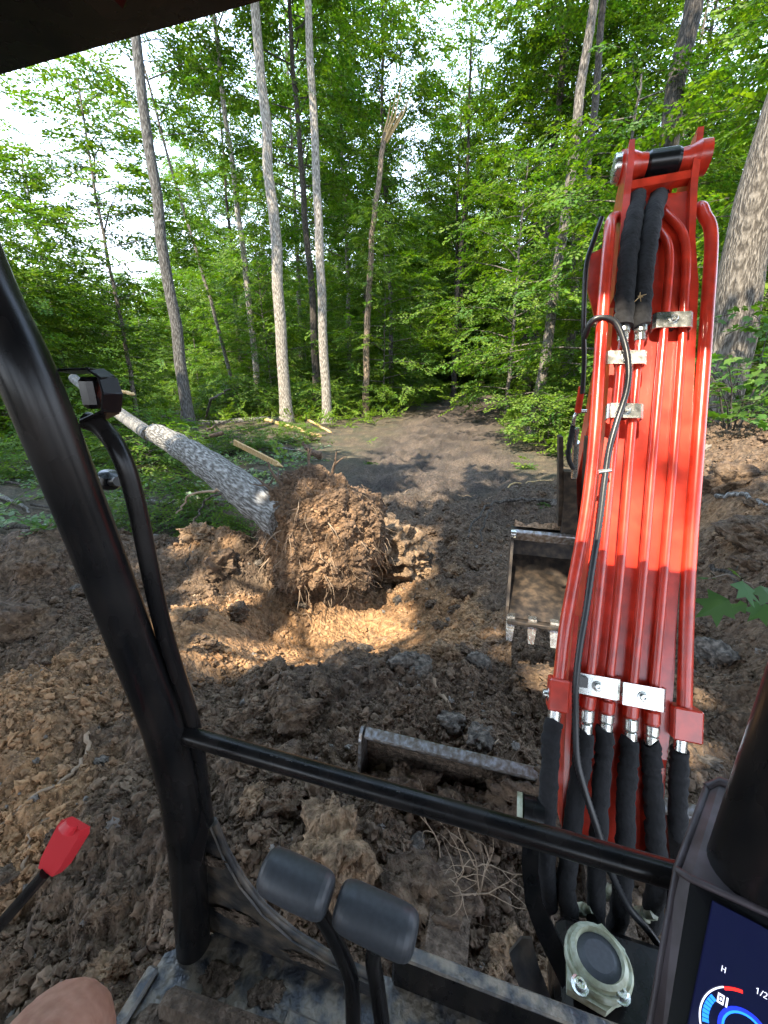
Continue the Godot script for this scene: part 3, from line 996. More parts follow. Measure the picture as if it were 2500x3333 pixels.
func root_ball() -> void:
	rng.seed = 21
	var mid := Vector3(-0.6, 0.44, -3.85)
	var t := thing("root_ball", Vector3(-0.6, -0.15, -3.85), "big upturned root ball of tan clay with dangling roots", "root ball")
	# the soil mass
	var f := FastNoiseLite.new()
	f.seed = 5
	f.frequency = 1.0
	f.fractal_octaves = 5
	var cl := FastNoiseLite.new()
	cl.seed = 6
	cl.noise_type = FastNoiseLite.TYPE_CELLULAR
	cl.cellular_return_type = FastNoiseLite.RETURN_DISTANCE2_SUB
	cl.frequency = 3.2
	var ce := FastNoiseLite.new()
	ce.seed = 8
	ce.noise_type = FastNoiseLite.TYPE_CELLULAR
	ce.cellular_return_type = FastNoiseLite.RETURN_CELL_VALUE
	ce.frequency = 3.0
	var det := 90
	var base := lump(31, det, 0.0, Vector3.ONE)
	var ar := base.surface_get_arrays(0)
	var v: PackedVector3Array = ar[Mesh.ARRAY_VERTEX]
	var c: PackedColorArray = ar[Mesh.ARRAY_COLOR]
	var idx: PackedInt32Array = ar[Mesh.ARRAY_INDEX]
	for k in v.size():
		var p := v[k]
		var q := f.get_noise_3dv(p * 1.2)
		var q2 := f.get_noise_3dv(p * 5.0 + Vector3(9, 0, 0))
		var q3 := f.get_noise_3dv(p * 17.0)
		var warp := p + Vector3(q2, f.get_noise_3dv(p * 5.0 + Vector3(0, 30, 0)), 0) * 0.12
		var crack := cl.get_noise_3dv(warp)
		var r := 1.0 + 0.26 * q + 0.1 * q2 + 0.035 * q3 + 0.045 * ce.get_noise_3dv(warp) + 0.07 * clampf(crack * 2.0, -1.0, 0.3) + 0.02 * f.get_noise_3dv(p * 40.0)
		r *= 1.0 - 0.3 * smoothstep(-0.45, -0.85, p.y)
		r *= 1.0 + 0.12 * smoothstep(0.2, -0.6, p.y) * smoothstep(0.0, 0.8, p.z)
		v[k] = mid + Vector3(p.x * 0.62, p.y * 0.65, p.z * 0.5) * r
		var clay := Color(0.36, 0.215, 0.115).lerp(Color(0.25, 0.155, 0.09), clampf(0.5 + q2 * 1.6, 0, 1))
		var deep := Color(0.13, 0.085, 0.055)
		c[k] = clay.lerp(deep, clampf(0.35 + q * 1.3 + q3 * 0.8, 0.0, 0.85))
	var n := PackedVector3Array()
	n.resize(v.size())
	for k in range(0, idx.size(), 3):
		var w := (v[idx[k + 2]] - v[idx[k]]).cross(v[idx[k + 1]] - v[idx[k]])
		for j in 3:
			n[idx[k + j]] += w
	var seam := {}
	for k in v.size():
		var key := Vector3i(v[k] * 4000.0)
		seam[key] = seam.get(key, Vector3.ZERO) + n[k]
	for k in v.size():
		n[k] = seam[Vector3i(v[k] * 4000.0)].normalized()
	ar[Mesh.ARRAY_VERTEX] = v
	ar[Mesh.ARRAY_NORMAL] = n
	ar[Mesh.ARRAY_COLOR] = c
	var m := ArrayMesh.new()
	m.add_surface_from_arrays(Mesh.PRIMITIVE_TRIANGLES, ar)
	var o := put(m, "soil_mass", M.soil, t)
	o.position = -t.position
	# crumbs stuck to it
	var where := []
	var tints := []
	for k in 900:
		var q := rng.randi() % v.size()
		var s := rng.randf_range(0.004, 0.018)
		where.push_back(Transform3D(any_turn().scaled(Vector3(s, s, s)), v[q] - t.position))
		var b := rng.randf_range(0.6, 1.1)
		tints.push_back(Color(c[q].r * b, c[q].g * b, c[q].b * b))
	many("clinging_crumbs", lump(90, 3, 0.5, Vector3(1, 0.7, 0.85), 0.2), M.crumb, where, tints, t).set_meta("kind", "stuff")
	# thick broken roots, one by one
	for k in 16:
		var a := rng.randf_range(-0.4, TAU / 2 + 0.4)
		var up := rng.randf_range(-0.9, 0.9)
		var d := Vector3(cos(a) * (1 - absf(up) * 0.4), up, sin(a) * 0.8).normalized()
		var h := heap()
		root_line(h, mid + d * Vector3(0.5, 0.55, 0.42), d + Vector3(0, -0.3, 0.2), rng.randf_range(0.15, 0.32), rng.randf_range(0.005, 0.012), 0.35, 0.35, 1)
		piece(h, "root", M.root_skin if k % 3 else M.root_pale, t)
	for a in [[-0.55, 0.95, 0.1], [-0.2, 1.05, -0.15], [0.15, 1.0, -0.1], [-0.75, 0.8, 0.0]]:   # the snapped ones that stick up
		var h := heap()
		root_line(h, mid + Vector3(a[0] * 0.6, a[1] * 0.55, a[2]), Vector3(a[0], 1, a[2]), 0.28, 0.022, 0.3, -0.1, 2)
		piece(h, "root", M.root_skin, t)
	# hair roots
	for w in 2:
		var h := heap()
		for k in 105:
			var a := rng.randf_range(-0.5, PI + 0.5)
			var up := rng.randf_range(-1.0, 0.25) if k % 4 else rng.randf_range(-0.6, 0.9)
			var rr := sqrt(maxf(0.05, 1.0 - up * up * 0.8))
			var p := mid + Vector3(cos(a) * rr * 0.6, up * 0.6, sin(a) * rr * 0.48)
			root_line(h, p, Vector3(cos(a), -0.7, sin(a)), rng.randf_range(0.1, 0.3), rng.randf_range(0.002, 0.0045), 0.45, 0.3, 1 if k % 3 == 0 else 0)
		piece(h, "hair_roots", M.root_skin if w == 0 else M.root_pale, t).set_meta("kind", "stuff")


func clods() -> void:
	rng.seed = 33
	var shapes := []
	for k in 5:
		shapes.push_back(lump(600 + k, 14, 0.5, Vector3(1, [0.7, 0.55, 0.8, 0.62, 0.5][k], [0.85, 0.75, 0.9, 0.7, 0.95][k]), 0.28, Color(0.21, 0.14, 0.086), Color(0.14, 0.094, 0.06)))
	var pale := []
	for k in 3:
		pale.push_back(lump(640 + k, 20, 0.45, Vector3(1, 0.62, 0.8), 0.2, Color(0.38, 0.25, 0.145), Color(0.25, 0.165, 0.1)))
	var hard := []
	for k in 4:
		hard.push_back(lump(680 + k, 10, 0.22, Vector3(1, [0.6, 0.45, 0.7, 0.38][k], [0.7, 0.6, 0.8, 0.5][k]), 0.42))
	# lumps one can point at: picture measured, then set down on the soil
	var listed := [
		[Vector3(-0.199, 0.084, -1.136), 0.17, 1, "large cracked tan clod right behind the two control levers"],
		[Vector3(0.124, 0.04, -1.069), 0.17, 0, "wide flat brown slab of soil right of the levers"],
		[Vector3(0.203, 0.023, -0.992), 0.14, 0, "low brown clod in front of the kick plate, right of the slab"],
		[Vector3(-0.02, 0, -4.45), 0.46, 1, "reddish clay lump leaning on the far side of the root ball", 0.26],
		[Vector3(0.2, 0, -4.25), 0.3, 1, "smaller sunlit clay lump right of the root ball", 0.18],
		[Vector3(-1.91, 0.32, -3.992), 0.17, 1, "sunlit clay clod left of the root ball, under pale roots"],
		[Vector3(-0.347, -0.207, -2.786), 0.16, 0, "dark clod on top of the mound in front of the root ball"],
		[Vector3(-0.679, 0.107, -1.496), 0.1, 0, "brown clod beside the guard bar, near the dark post"],
		[Vector3(-0.508, 0.114, -1.515), 0.11, 0, "round brown clod behind the guard bar, left of the blade"],
		[Vector3(-0.558, 0.119, -1.312), 0.07, 1, "pale clod below the guard bar near the dark post"],
		[Vector3(-1.555, 0.133, -3.622), 0.16, 0, "dark clod between the dark post and the root ball"],
		[Vector3(-2.839, 0.013, -2.869), 0.2, 0, "large rounded clod at the left edge of the dug soil"],
		[Vector3(-3.2, 0.223, -3.535), 0.2, 0, "low brown clod on the far left mound"],
		[Vector3(-1.918, 0.046, -3.021), 0.1, 1, "tan clod next to the thin rail on the left mound"],
		[Vector3(3.513, 0.831, -4.118), 0.2, 0, "brown clod on the slope right of the boom"],
		[Vector3(3.084, 0.574, -3.245), 0.22, 0, "large brown clod low on the slope right of the boom"],
		[Vector3(1.001, 0.084, -2.111), 0.13, 0, "dark clod under the bucket teeth beside the boom"],
		[Vector3(0.549, 0.007, -2.428), 0.07, 0, "small brown clod right of the mound in front of the root ball"],
		[Vector3(-0.49, 0.084, -1.856), 0.12, 0, "brown clod left of the blade's corner"],
		[Vector3(0.507, 0.141, -1.705), 0.1, 0, "brown clod just beyond the blade"],
	]
	for q in listed:
		var set_: Array = shapes if q[2] == 0 else pale
		var o := put(set_[rng.randi() % set_.size()], "soil_clod", M.clod)
		o.position = on_ground(q[0], q[4] if q.size() > 4 else q[1] * 0.18)
		o.basis = Basis(Vector3.UP, rng.randf() * TAU).scaled(Vector3.ONE * q[1])
		tag(o, q[3], "soil clod", "big clods")
	var stones := [
		[Vector3(0.119, 0.145, -2.206), 0.11, "tan wedge-shaped stone below the sunlit clay hollow"],
		[Vector3(0.22, 0.125, -2.178), 0.12, "dark grey slab stone right of the tan wedge"],
		[Vector3(-0.162, -0.359, -3.146), 0.09, "grey stone on the crest of the dark mound"],
		[Vector3(0.616, 0.037, -2.296), 0.08, "grey stone between the mound and the bucket"],
		[Vector3(0.363, 0.16, -1.794), 0.08, "pale grey stone just beyond the blade's left end"],
		[Vector3(0.501, 0.139, -1.678), 0.09, "dark square stone behind the top edge of the blade"],
		[Vector3(-2.774, 0.103, -3.354), 0.08, "small pale stone on the left mound"],
		[Vector3(-1.427, 0.115, -1.617), 0.045, "little pale stone beside the long bare root"],
		[Vector3(2.279, 0.075, -2.437), 0.14, "flat grey stone right of the boom tubes"],
		[Vector3(1.654, 0.015, -1.639), 0.07, "pale stone between the boom and the console"],
		[Vector3(0.134, 0.057, -1.204), 0.05, "small grey stone below the guard bar"],
		[Vector3(0.318, 0.056, -1.337), 0.045, "pale grey chip under the guard bar by the swing post"],
		[Vector3(0.143, -0.274, -3.716), 0.06, "brown stone at the right edge of the clay hollow"],
		[Vector3(-1.243, 0.09, -3.761), 0.07, "brown stone at the foot of the root ball, dark post side"],
		[Vector3(-0.789, -0.203, -3.466), 0.06, "tan stone under the hanging roots"],
		[Vector3(2.409, 0.279, -5.595), 0.1, "grey stone beside the bucket link on the berm"],
	]
	for q in stones:
		var o := put(hard[rng.randi() % hard.size()], "stone", M.stone)
		o.position = on_ground(q[0], q[1] * 0.15)
		o.basis = (Basis(Vector3.UP, rng.randf() * TAU) * Basis(Vector3.RIGHT, rng.randf_range(-0.3, 0.3))).scaled(Vector3.ONE * q[1])
		tag(o, q[2], "stone", "stones in the dug soil")
	# the common run of clods
	var n := 0
	while n < 230:
		var rr := lerpf(0.9, 7.0, pow(rng.randf(), 1.3))
		var a := rng.randf_range(-0.95, 0.9)
		var x := rr * sin(a)
		var z := -rr * cos(a)
		if dug(x, z) < 0.7 or absf(x + 0.3) < 0.55 and absf(z + 3.3) < 0.5:
			continue
		n += 1
		var s := (0.025 + 0.07 * pow(rng.randf(), 2.5)) * (0.7 + 0.12 * rr)
		var o := put(shapes[n % 5] if n % 6 else pale[n % 3], "small_clod", M.clod)
		o.position = Vector3(x, ground_y(x, z) + s * 0.1, z)
		o.basis = (Basis(Vector3.UP, rng.randf() * TAU) * Basis(Vector3.RIGHT, rng.randf_range(-0.4, 0.4))).scaled(Vector3.ONE * s)
		tag(o, "one of the loose lumps of soil strewn over the diggings", "soil clod", "loose lumps of soil")


func stick(called: String, pts: Array, r0: float, r1: float, material: Material, label: String, category: String, group := "", lift := 0.0, sides := 7, wiggle := 0.03) -> Node3D:
	var path := []
	for p: Vector3 in pts:
		path.push_back(p)
	path = smooth(path, 7)
	var h := heap()
	var rad := []
	for k in path.size():
		var p: Vector3 = path[k]
		if lift >= 0.0:
			p.y = ground_y(p.x, p.z) + lift + lerpf(r0, r1, float(k) / path.size()) * 0.5
		p += Vector3(rng.randf_range(-1, 1), rng.randf_range(-0.5, 0.5), rng.randf_range(-1, 1)) * wiggle
		path[k] = p
		rad.push_back(lerpf(r0, r1, float(k) / (path.size() - 1)) * rng.randf_range(0.88, 1.12))
	h.tube(path, rad, sides)
	var base: Vector3 = path[0]
	var t := Node3D.new()
	var o := MeshInstance3D.new()
	t.free()
	o.mesh = h.mesh()
	o.material_override = material
	o.name = numbered(called)
	add_child(o)
	# the mesh is drawn round its own end
	var v := h.v
	for k in v.size():
		v[k] -= base
	h.v = v
	o.mesh = h.mesh()
	o.position = base
	tag(o, label, category, group)
	return o


func timber() -> void:
	rng.seed = 55
	# the fallen tree: bark, torn ends, a ragged strip of bare wood
	var b := Vector3(-3.637, 1.117, -6.673)
	var a := Vector3(-1.298, 0.717, -4.083)
	a += (a - b).normalized() * 0.62
	var t := thing("fallen_log", Vector3(-2.3, 0, -5.3), "grey fallen tree trunk running back from the root ball", "log")
	var h := heap()
	var pts := []
	var rad := []
	for k in 21:
		var f := k / 20.0
		pts.push_back(a.lerp(b, f) + Vector3(0, 0.05 * sin(f * PI), 0) + Vector3(lumps.get_noise_1d(k * 2.0), lumps.get_noise_1d(k * 2.0 + 50), 0) * 0.05)
		rad.push_back(lerpf(0.2, 0.155, f) * (1.0 + 0.1 * lumps.get_noise_1d(k * 3.0 + 9.0)))
	var ax := (b - a).normalized()
	var lie := Transform3D(along(a, b, Vector3(0.3, 1, 0)), a)   # the bark runs along the stem
	var inv := lie.affine_inverse()
	for k in pts.size():
		pts[k] = inv * (pts[k] as Vector3)
	h.tube(pts, rad, 18)
	var lo := put(h.mesh(), "trunk", M.bark_log, t)
	lo.transform = Transform3D(lie.basis, a - t.position)
	h = heap()
	for k in 14:   # the break
		var q := Vector3(rng.randf_range(-1, 1), rng.randf_range(-1, 1), 0) * 0.11
		h.tube([b - ax * 0.05 + q, b + ax * rng.randf_range(0.05, 0.3) + q], [0.05, 0.012], 4)
	piece(h, "torn_end", M.split_wood, t)
	h = heap()
	for k in 6:   # a strip torn off the side
		var s := a.lerp(b, 0.24 + 0.05 * k) + Vector3(0.03, 0.08, 0.14)
		h.tube([s, s + Vector3(0.16, -0.05, 0.2) * rng.randf_range(0.7, 1.3), s + Vector3(0.34, -0.16, 0.3) * rng.randf_range(0.7, 1.1)], [0.035, 0.03, 0.004], 4)
	piece(h, "torn_strip", M.split_wood, t)
	var far := thing("fallen_log", Vector3(-4.6, 0, -8.0), "farther broken half of the fallen tree half hidden by leaves", "log")
	h = heap()
	h.tube(smooth([Vector3(-4.137, 1.011, -7.374), Vector3(-5.858, 1.366, -9.163), Vector3(-8.223, 1.966, -11.555)], 6), 0.125, 12)
	piece(h, "trunk", M.bark_log, far)
	h = heap()
	for k in 8:
		var q := Vector3(-4.12, 1.011, -7.374) + Vector3(rng.randf_range(-1, 1), rng.randf_range(-1, 1), 0) * 0.08
		h.tube([q, q + Vector3(0.16, -0.03, 0.2) * rng.randf_range(0.4, 1.0)], [0.04, 0.008], 4)
	piece(h, "torn_end", M.split_wood, far)
	# logs and sticks on the ground
	var g := "sticks and logs on the ground"
	var s := 0.0
	for q in [
		["log", [Vector3(-7.912, 0.117, -18.037), Vector3(-4.943, 0.167, -19.679)], 0.13, 0.12, "bark_log", "long grey log lying behind the tilted grey tree"],
		["log", [Vector3(-6.7, 0.214, -21.201), Vector3(-2.272, 0.015, -14.7)], 0.1, 0.07, "split_wood", "pale split log pointing from the thick pale tree to the trail"],
		["log", [Vector3(-6.543, 0.247, -22.278), Vector3(-4.386, 0.214, -21.201), Vector3(-1.996, 0.048, -15.785)], 0.09, 0.05, "split_wood", "long pale splintered log beside the thick pale tree"],
		["log", [Vector3(-7.118, 0, -10.514), Vector3(-6.62, -0.008, -12.229)], 0.08, 0.07, "split_wood", "short yellow-ended log left of the fallen trunk"],
		["log", [Vector3(-5.651, 0, -8.252), Vector3(-5.392, -0.001, -9.338)], 0.07, 0.06, "split_wood", "second yellow-ended log lying nearer to the dark post"],
		["log", [Vector3(-4.322, -0.003, -11.012), Vector3(-2.884, -0.007, -13.69)], 0.09, 0.07, "bark_dark", "dark log lying beyond the fallen trunk beside the yellow splinter"],
		["stick", [Vector3(-3.802, -0.002, -12.647), Vector3(-2.761, 0.015, -14.7)], 0.04, 0.03, "bark_pale", "pale stick lying on the dark log"],
		["stick", [Vector3(-1.681, 0.071, -1.327), Vector3(-1.545, 0.089, -1.418), Vector3(-1.495, 0.114, -1.565), Vector3(-1.559, 0.136, -1.74)], 0.006, 0.012, "root_pale", "long bare root curving over the soil at the left"],
		["stick", [Vector3(0.294, 0.127, -2.061), Vector3(0.379, 0.144, -1.894)], 0.014, 0.008, "root_pale", "short grey stick in the soil behind the blade"],
		["stick", [Vector3(-0.817, 0.079, -2.077), Vector3(-0.709, 0.088, -2.21), Vector3(-0.674, -0.192, -2.682)], 0.012, 0.006, "root_skin", "brown root lying at the foot of the dark mound"],
		["stick", [Vector3(0.002, -0.371, -3.267), Vector3(0.115, -0.213, -2.882), Vector3(0.113, 0.145, -2.206)], 0.008, 0.006, "root_pale", "pale root at the right lip of the clay hollow"],
		["stick", [Vector3(0.296, -0.092, -4.876), Vector3(0.344, -0.177, -3.926), Vector3(0.274, -0.284, -3.558)], 0.008, 0.004, "root_skin", "thin dark root on the slope right of the root ball"],
		["stick", [Vector3(-1.417, 0.044, -1.144), Vector3(-1.477, 0.065, -1.272), Vector3(-1.429, 0.075, -1.343)], 0.008, 0.005, "root_pale", "bare root sticking from the soil by the red lever"],
		["stick", [Vector3(-1.208, 0.019, -0.881), Vector3(-1.286, 0.032, -1.002), Vector3(-1.278, 0.042, -1.083)], 0.009, 0.006, "root_skin", "brown root low in the soil under the red lever"],
		["stick", [Vector3(-0.899, 0.026, -0.866), Vector3(-0.775, 0.034, -0.898), Vector3(-0.726, 0.043, -0.93)], 0.012, 0.008, "root_skin", "brown stick beside the cab floor's edge"],
		["stick", [Vector3(-1.689, 0.026, -3.283), Vector3(-1.519, 0.021, -3.375), Vector3(-1.37, -0.029, -3.297)], 0.012, 0.006, "root_pale", "curved pale root on the left clay mound"],
		["stick", [Vector3(3.304, 0.674, -3.98), Vector3(3.415, 0.795, -3.814), Vector3(3.408, 0.817, -3.517)], 0.025, 0.02, "bark_log", "grey stick lying on the slope right of the boom"],
		["stick", [Vector3(2.755, 0.301, -3.188), Vector3(2.709, 0.302, -2.798), Vector3(2.672, 0.314, -2.524)], 0.02, 0.012, "bark_dark", "dark stick under the maple twig right of the boom"],
		["stick", [Vector3(-7.664, -0.007, -8.075), Vector3(-7.441, -0.007, -8.722), Vector3(-6.311, 0, -8.252)], 0.03, 0.02, "bark_dark", "dark branch on the leafy ground at the far left"],
		["stick", [Vector3(-12.13, -0.002, -13.132), Vector3(-10.143, -0.003, -11.778), Vector3(-9.868, -0.002, -12.647)], 0.05, 0.04, "bark_dark", "thick dark branch on the leafy ground behind the post"],
		["stick", [Vector3(2.276, -0.003, -7.605), Vector3(2.95, 0.001, -8.043), Vector3(3.368, 0.139, -7.65)], 0.02, 0.012, "split_wood", "pale split stick on the berm by the bucket"],
		["stick", [Vector3(-3.248, 0, -5.507), Vector3(-3.098, -0.001, -6.175), Vector3(-2.765, -0.005, -6.066)], 0.015, 0.008, "bark_dark", "dark twig on the wet mud left of the root ball"],
	]:
		stick(q[0], q[1], q[2], q[3], M[q[4]], q[5], q[0], g, 0.0, 8, 0.012 if q[2] < 0.03 else 0.02)
	# the ones that stand off the ground
	stick("branch", [Vector3(1.008, 0.109, -4.678), Vector3(1.347, 0.252, -5.352), Vector3(1.687, 0.304, -5.578), Vector3(2.14, 0.316, -5.582), Vector3(2.54, 0.27, -5.672)], 0.012, 0.03, M.bark_dark, "long dark bent branch arching over the berm left of the bucket", "branch", g, -1.0)
	stick("branch", [Vector3(1.081, 0.056, -4.242), Vector3(1.203, 0.269, -4.728), Vector3(1.39, 0.339, -5.17)], 0.008, 0.014, M.bark_dark, "dark branch hanging from the bent one on the berm", "branch", g, -1.0)
	stick("branch", [Vector3(-2.309, 0.497, -4.381), Vector3(-2.175, 0.667, -4.539), Vector3(-1.806, 0.777, -4.364), Vector3(-1.406, 0.796, -4.213)], 0.008, 0.02, M.root_pale, "pale bare branch reaching left from the log's root end", "branch", g, -1.0)
	stick("branch", [Vector3(-1.849, 0.129, -3.531), Vector3(-1.944, 0.396, -3.929), Vector3(-1.957, 0.647, -4.323), Vector3(-1.619, 0.783, -4.261)], 0.006, 0.014, M.bark_dark, "dark thin branch drooping from the log's root end", "branch", g, -1.0)
	stick("branch", [Vector3(-0.872, 0.938, -5.568), Vector3(-1.028, 1.011, -5.696), Vector3(-1.13, 1.089, -5.826)], 0.05, 0.012, M.root_skin, "dark snapped root standing up behind the root ball", "root", g, -1.0)
	stick("branch", [Vector3(-8.516, 0.181, -20.257), Vector3(-4.384, 1.386, -10.743), Vector3(-3.98, 1.613, -10.605), Vector3(-3.81, 1.722, -10.639)], 0.04, 0.015, M.bark_dark, "black bare branch standing up beside the tilted grey tree", "branch", g, -1.0)
	stick("branch", [Vector3(-5.337, 0.712, -11.159), Vector3(-5.398, 1.122, -11.289), Vector3(-5.3, 1.357, -11.363)], 0.03, 0.015, M.bark_dark, "dark hooked branch touching the tilted grey tree", "branch", g, -1.0)
	stick("branch", [Vector3(-3.707, 0.773, -9.606), Vector3(-4.088, 0.685, -9.473), Vector3(-4.014, 0.864, -9.739), Vector3(-3.606, 1.051, -10.008)], 0.05, 0.012, M.root_skin, "tangle of dark upturned roots beyond the fallen trunk", "root", g, -1.0)
	stick("branch", [Vector3(-6.338, 1.755, -9.915), Vector3(-5.893, 1.688, -9.685), Vector3(-5.542, 1.622, -9.559)], 0.03, 0.04, M.split_wood, "pale bare branch in the brush above the fallen trunk", "branch", g, -1.0)
	# the yellow splinter
	var sp := thing("wood_splinter", on_ground(Vector3(-2.591, -0.004, -9.909)), "yellow torn plank of fresh wood leaning beyond the fallen trunk", "splinter")
	h = heap()
	var p0 := Vector3(-3.261, 0.641, -9.04)
	var p1 := Vector3(-2.229, 0.238, -8.598)
	h.box(Transform3D(along(p0, p1, Vector3(0.3, 1, 0.2)), (p0 + p1) / 2), Vector3(0.13, p0.distance_to(p1), 0.04), 0.012)
	h.tube([p1, p1 + (p1 - p0) * 0.12], [0.06, 0.01], 4)
	piece(h, "plank", M.split_wood, sp)
	# twigs lying about
	for k in 70:
		var rr := rng.randf_range(1.2, 8.0)
		var an := rng.randf_range(-0.85, 0.85)
		var p := Vector3(rr * sin(an), 0, -rr * cos(an))
		var d := Vector3(rng.randf_range(-1, 1), 0, rng.randf_range(-1, 1)).normalized() * rng.randf_range(0.06, 0.2)
		var w := d.cross(Vector3.UP) * rng.randf_range(-0.4, 0.4)
		stick("twig", [p - d, p + w, p + d], 0.004 + 0.0008 * rr, 0.002, M.root_pale if k % 4 == 0 else M.root_skin, "one of the thin root bits lying on the soil", "twig", "root bits on the soil", 0.01, 4, 0.012)
	for k in 34:
		var p := Vector3(rng.randf_range(-8.5, -2.2), 0, rng.randf_range(-12.0, -5.0))
		var d := Vector3(rng.randf_range(-1, 1), 0, rng.randf_range(-0.6, 0.6)).normalized() * rng.randf_range(0.3, 0.9)
		stick("fallen_branch", [p - d, p + d.cross(Vector3.UP) * rng.randf_range(-0.2, 0.2), p + d], rng.randf_range(0.015, 0.04), 0.01, M.bark_log if k % 3 == 0 else M.bark_dark, "one of the bare branches among the torn leaves", "branch", "bare branches among the torn leaves", 0.05, 6, 0.02)
	# roots that hang out of the soil below the guard bar
	var tuft := thing("root_tuft", on_ground(Vector3(0.31, 0.032, -1.12)), "tuft of pale branching roots in the soil left of the swing post", "roots")
	for k in 9:
		h = heap()
		var p := on_ground(Vector3(0.303, 0.025, -1.077), 0.02) + Vector3(rng.randf_range(-0.12, 0.1), 0, rng.randf_range(-0.1, 0.1))
		root_line(h, p, Vector3(rng.randf_range(-1, 1), rng.randf_range(0.2, 1.2), rng.randf_range(-0.6, 0.6)), rng.randf_range(0.15, 0.35), 0.0034, 0.4, 0.1, 3)
		piece(h, "root", M.root_pale, tuft)
	tuft = thing("root_tuft", on_ground(Vector3(0.596, 0.042, -1.411)), "tangle of thin roots hanging at the right end of the blade", "roots")
	for k in 7:
		h = heap()
		var p := on_ground(Vector3(0.596, 0.042, -1.411), 0.1) + Vector3(rng.randf_range(-0.1, 0.08), rng.randf_range(0, 0.15), rng.randf_range(-0.1, 0.1))
		root_line(h, p, Vector3(rng.randf_range(-1, 0.4), rng.randf_range(-0.4, 0.8), rng.randf_range(-0.6, 0.6)), rng.randf_range(0.12, 0.25), 0.0026, 0.45, 0.15, 2)
		piece(h, "root", M.root_pale if k % 2 else M.root_skin, tuft)


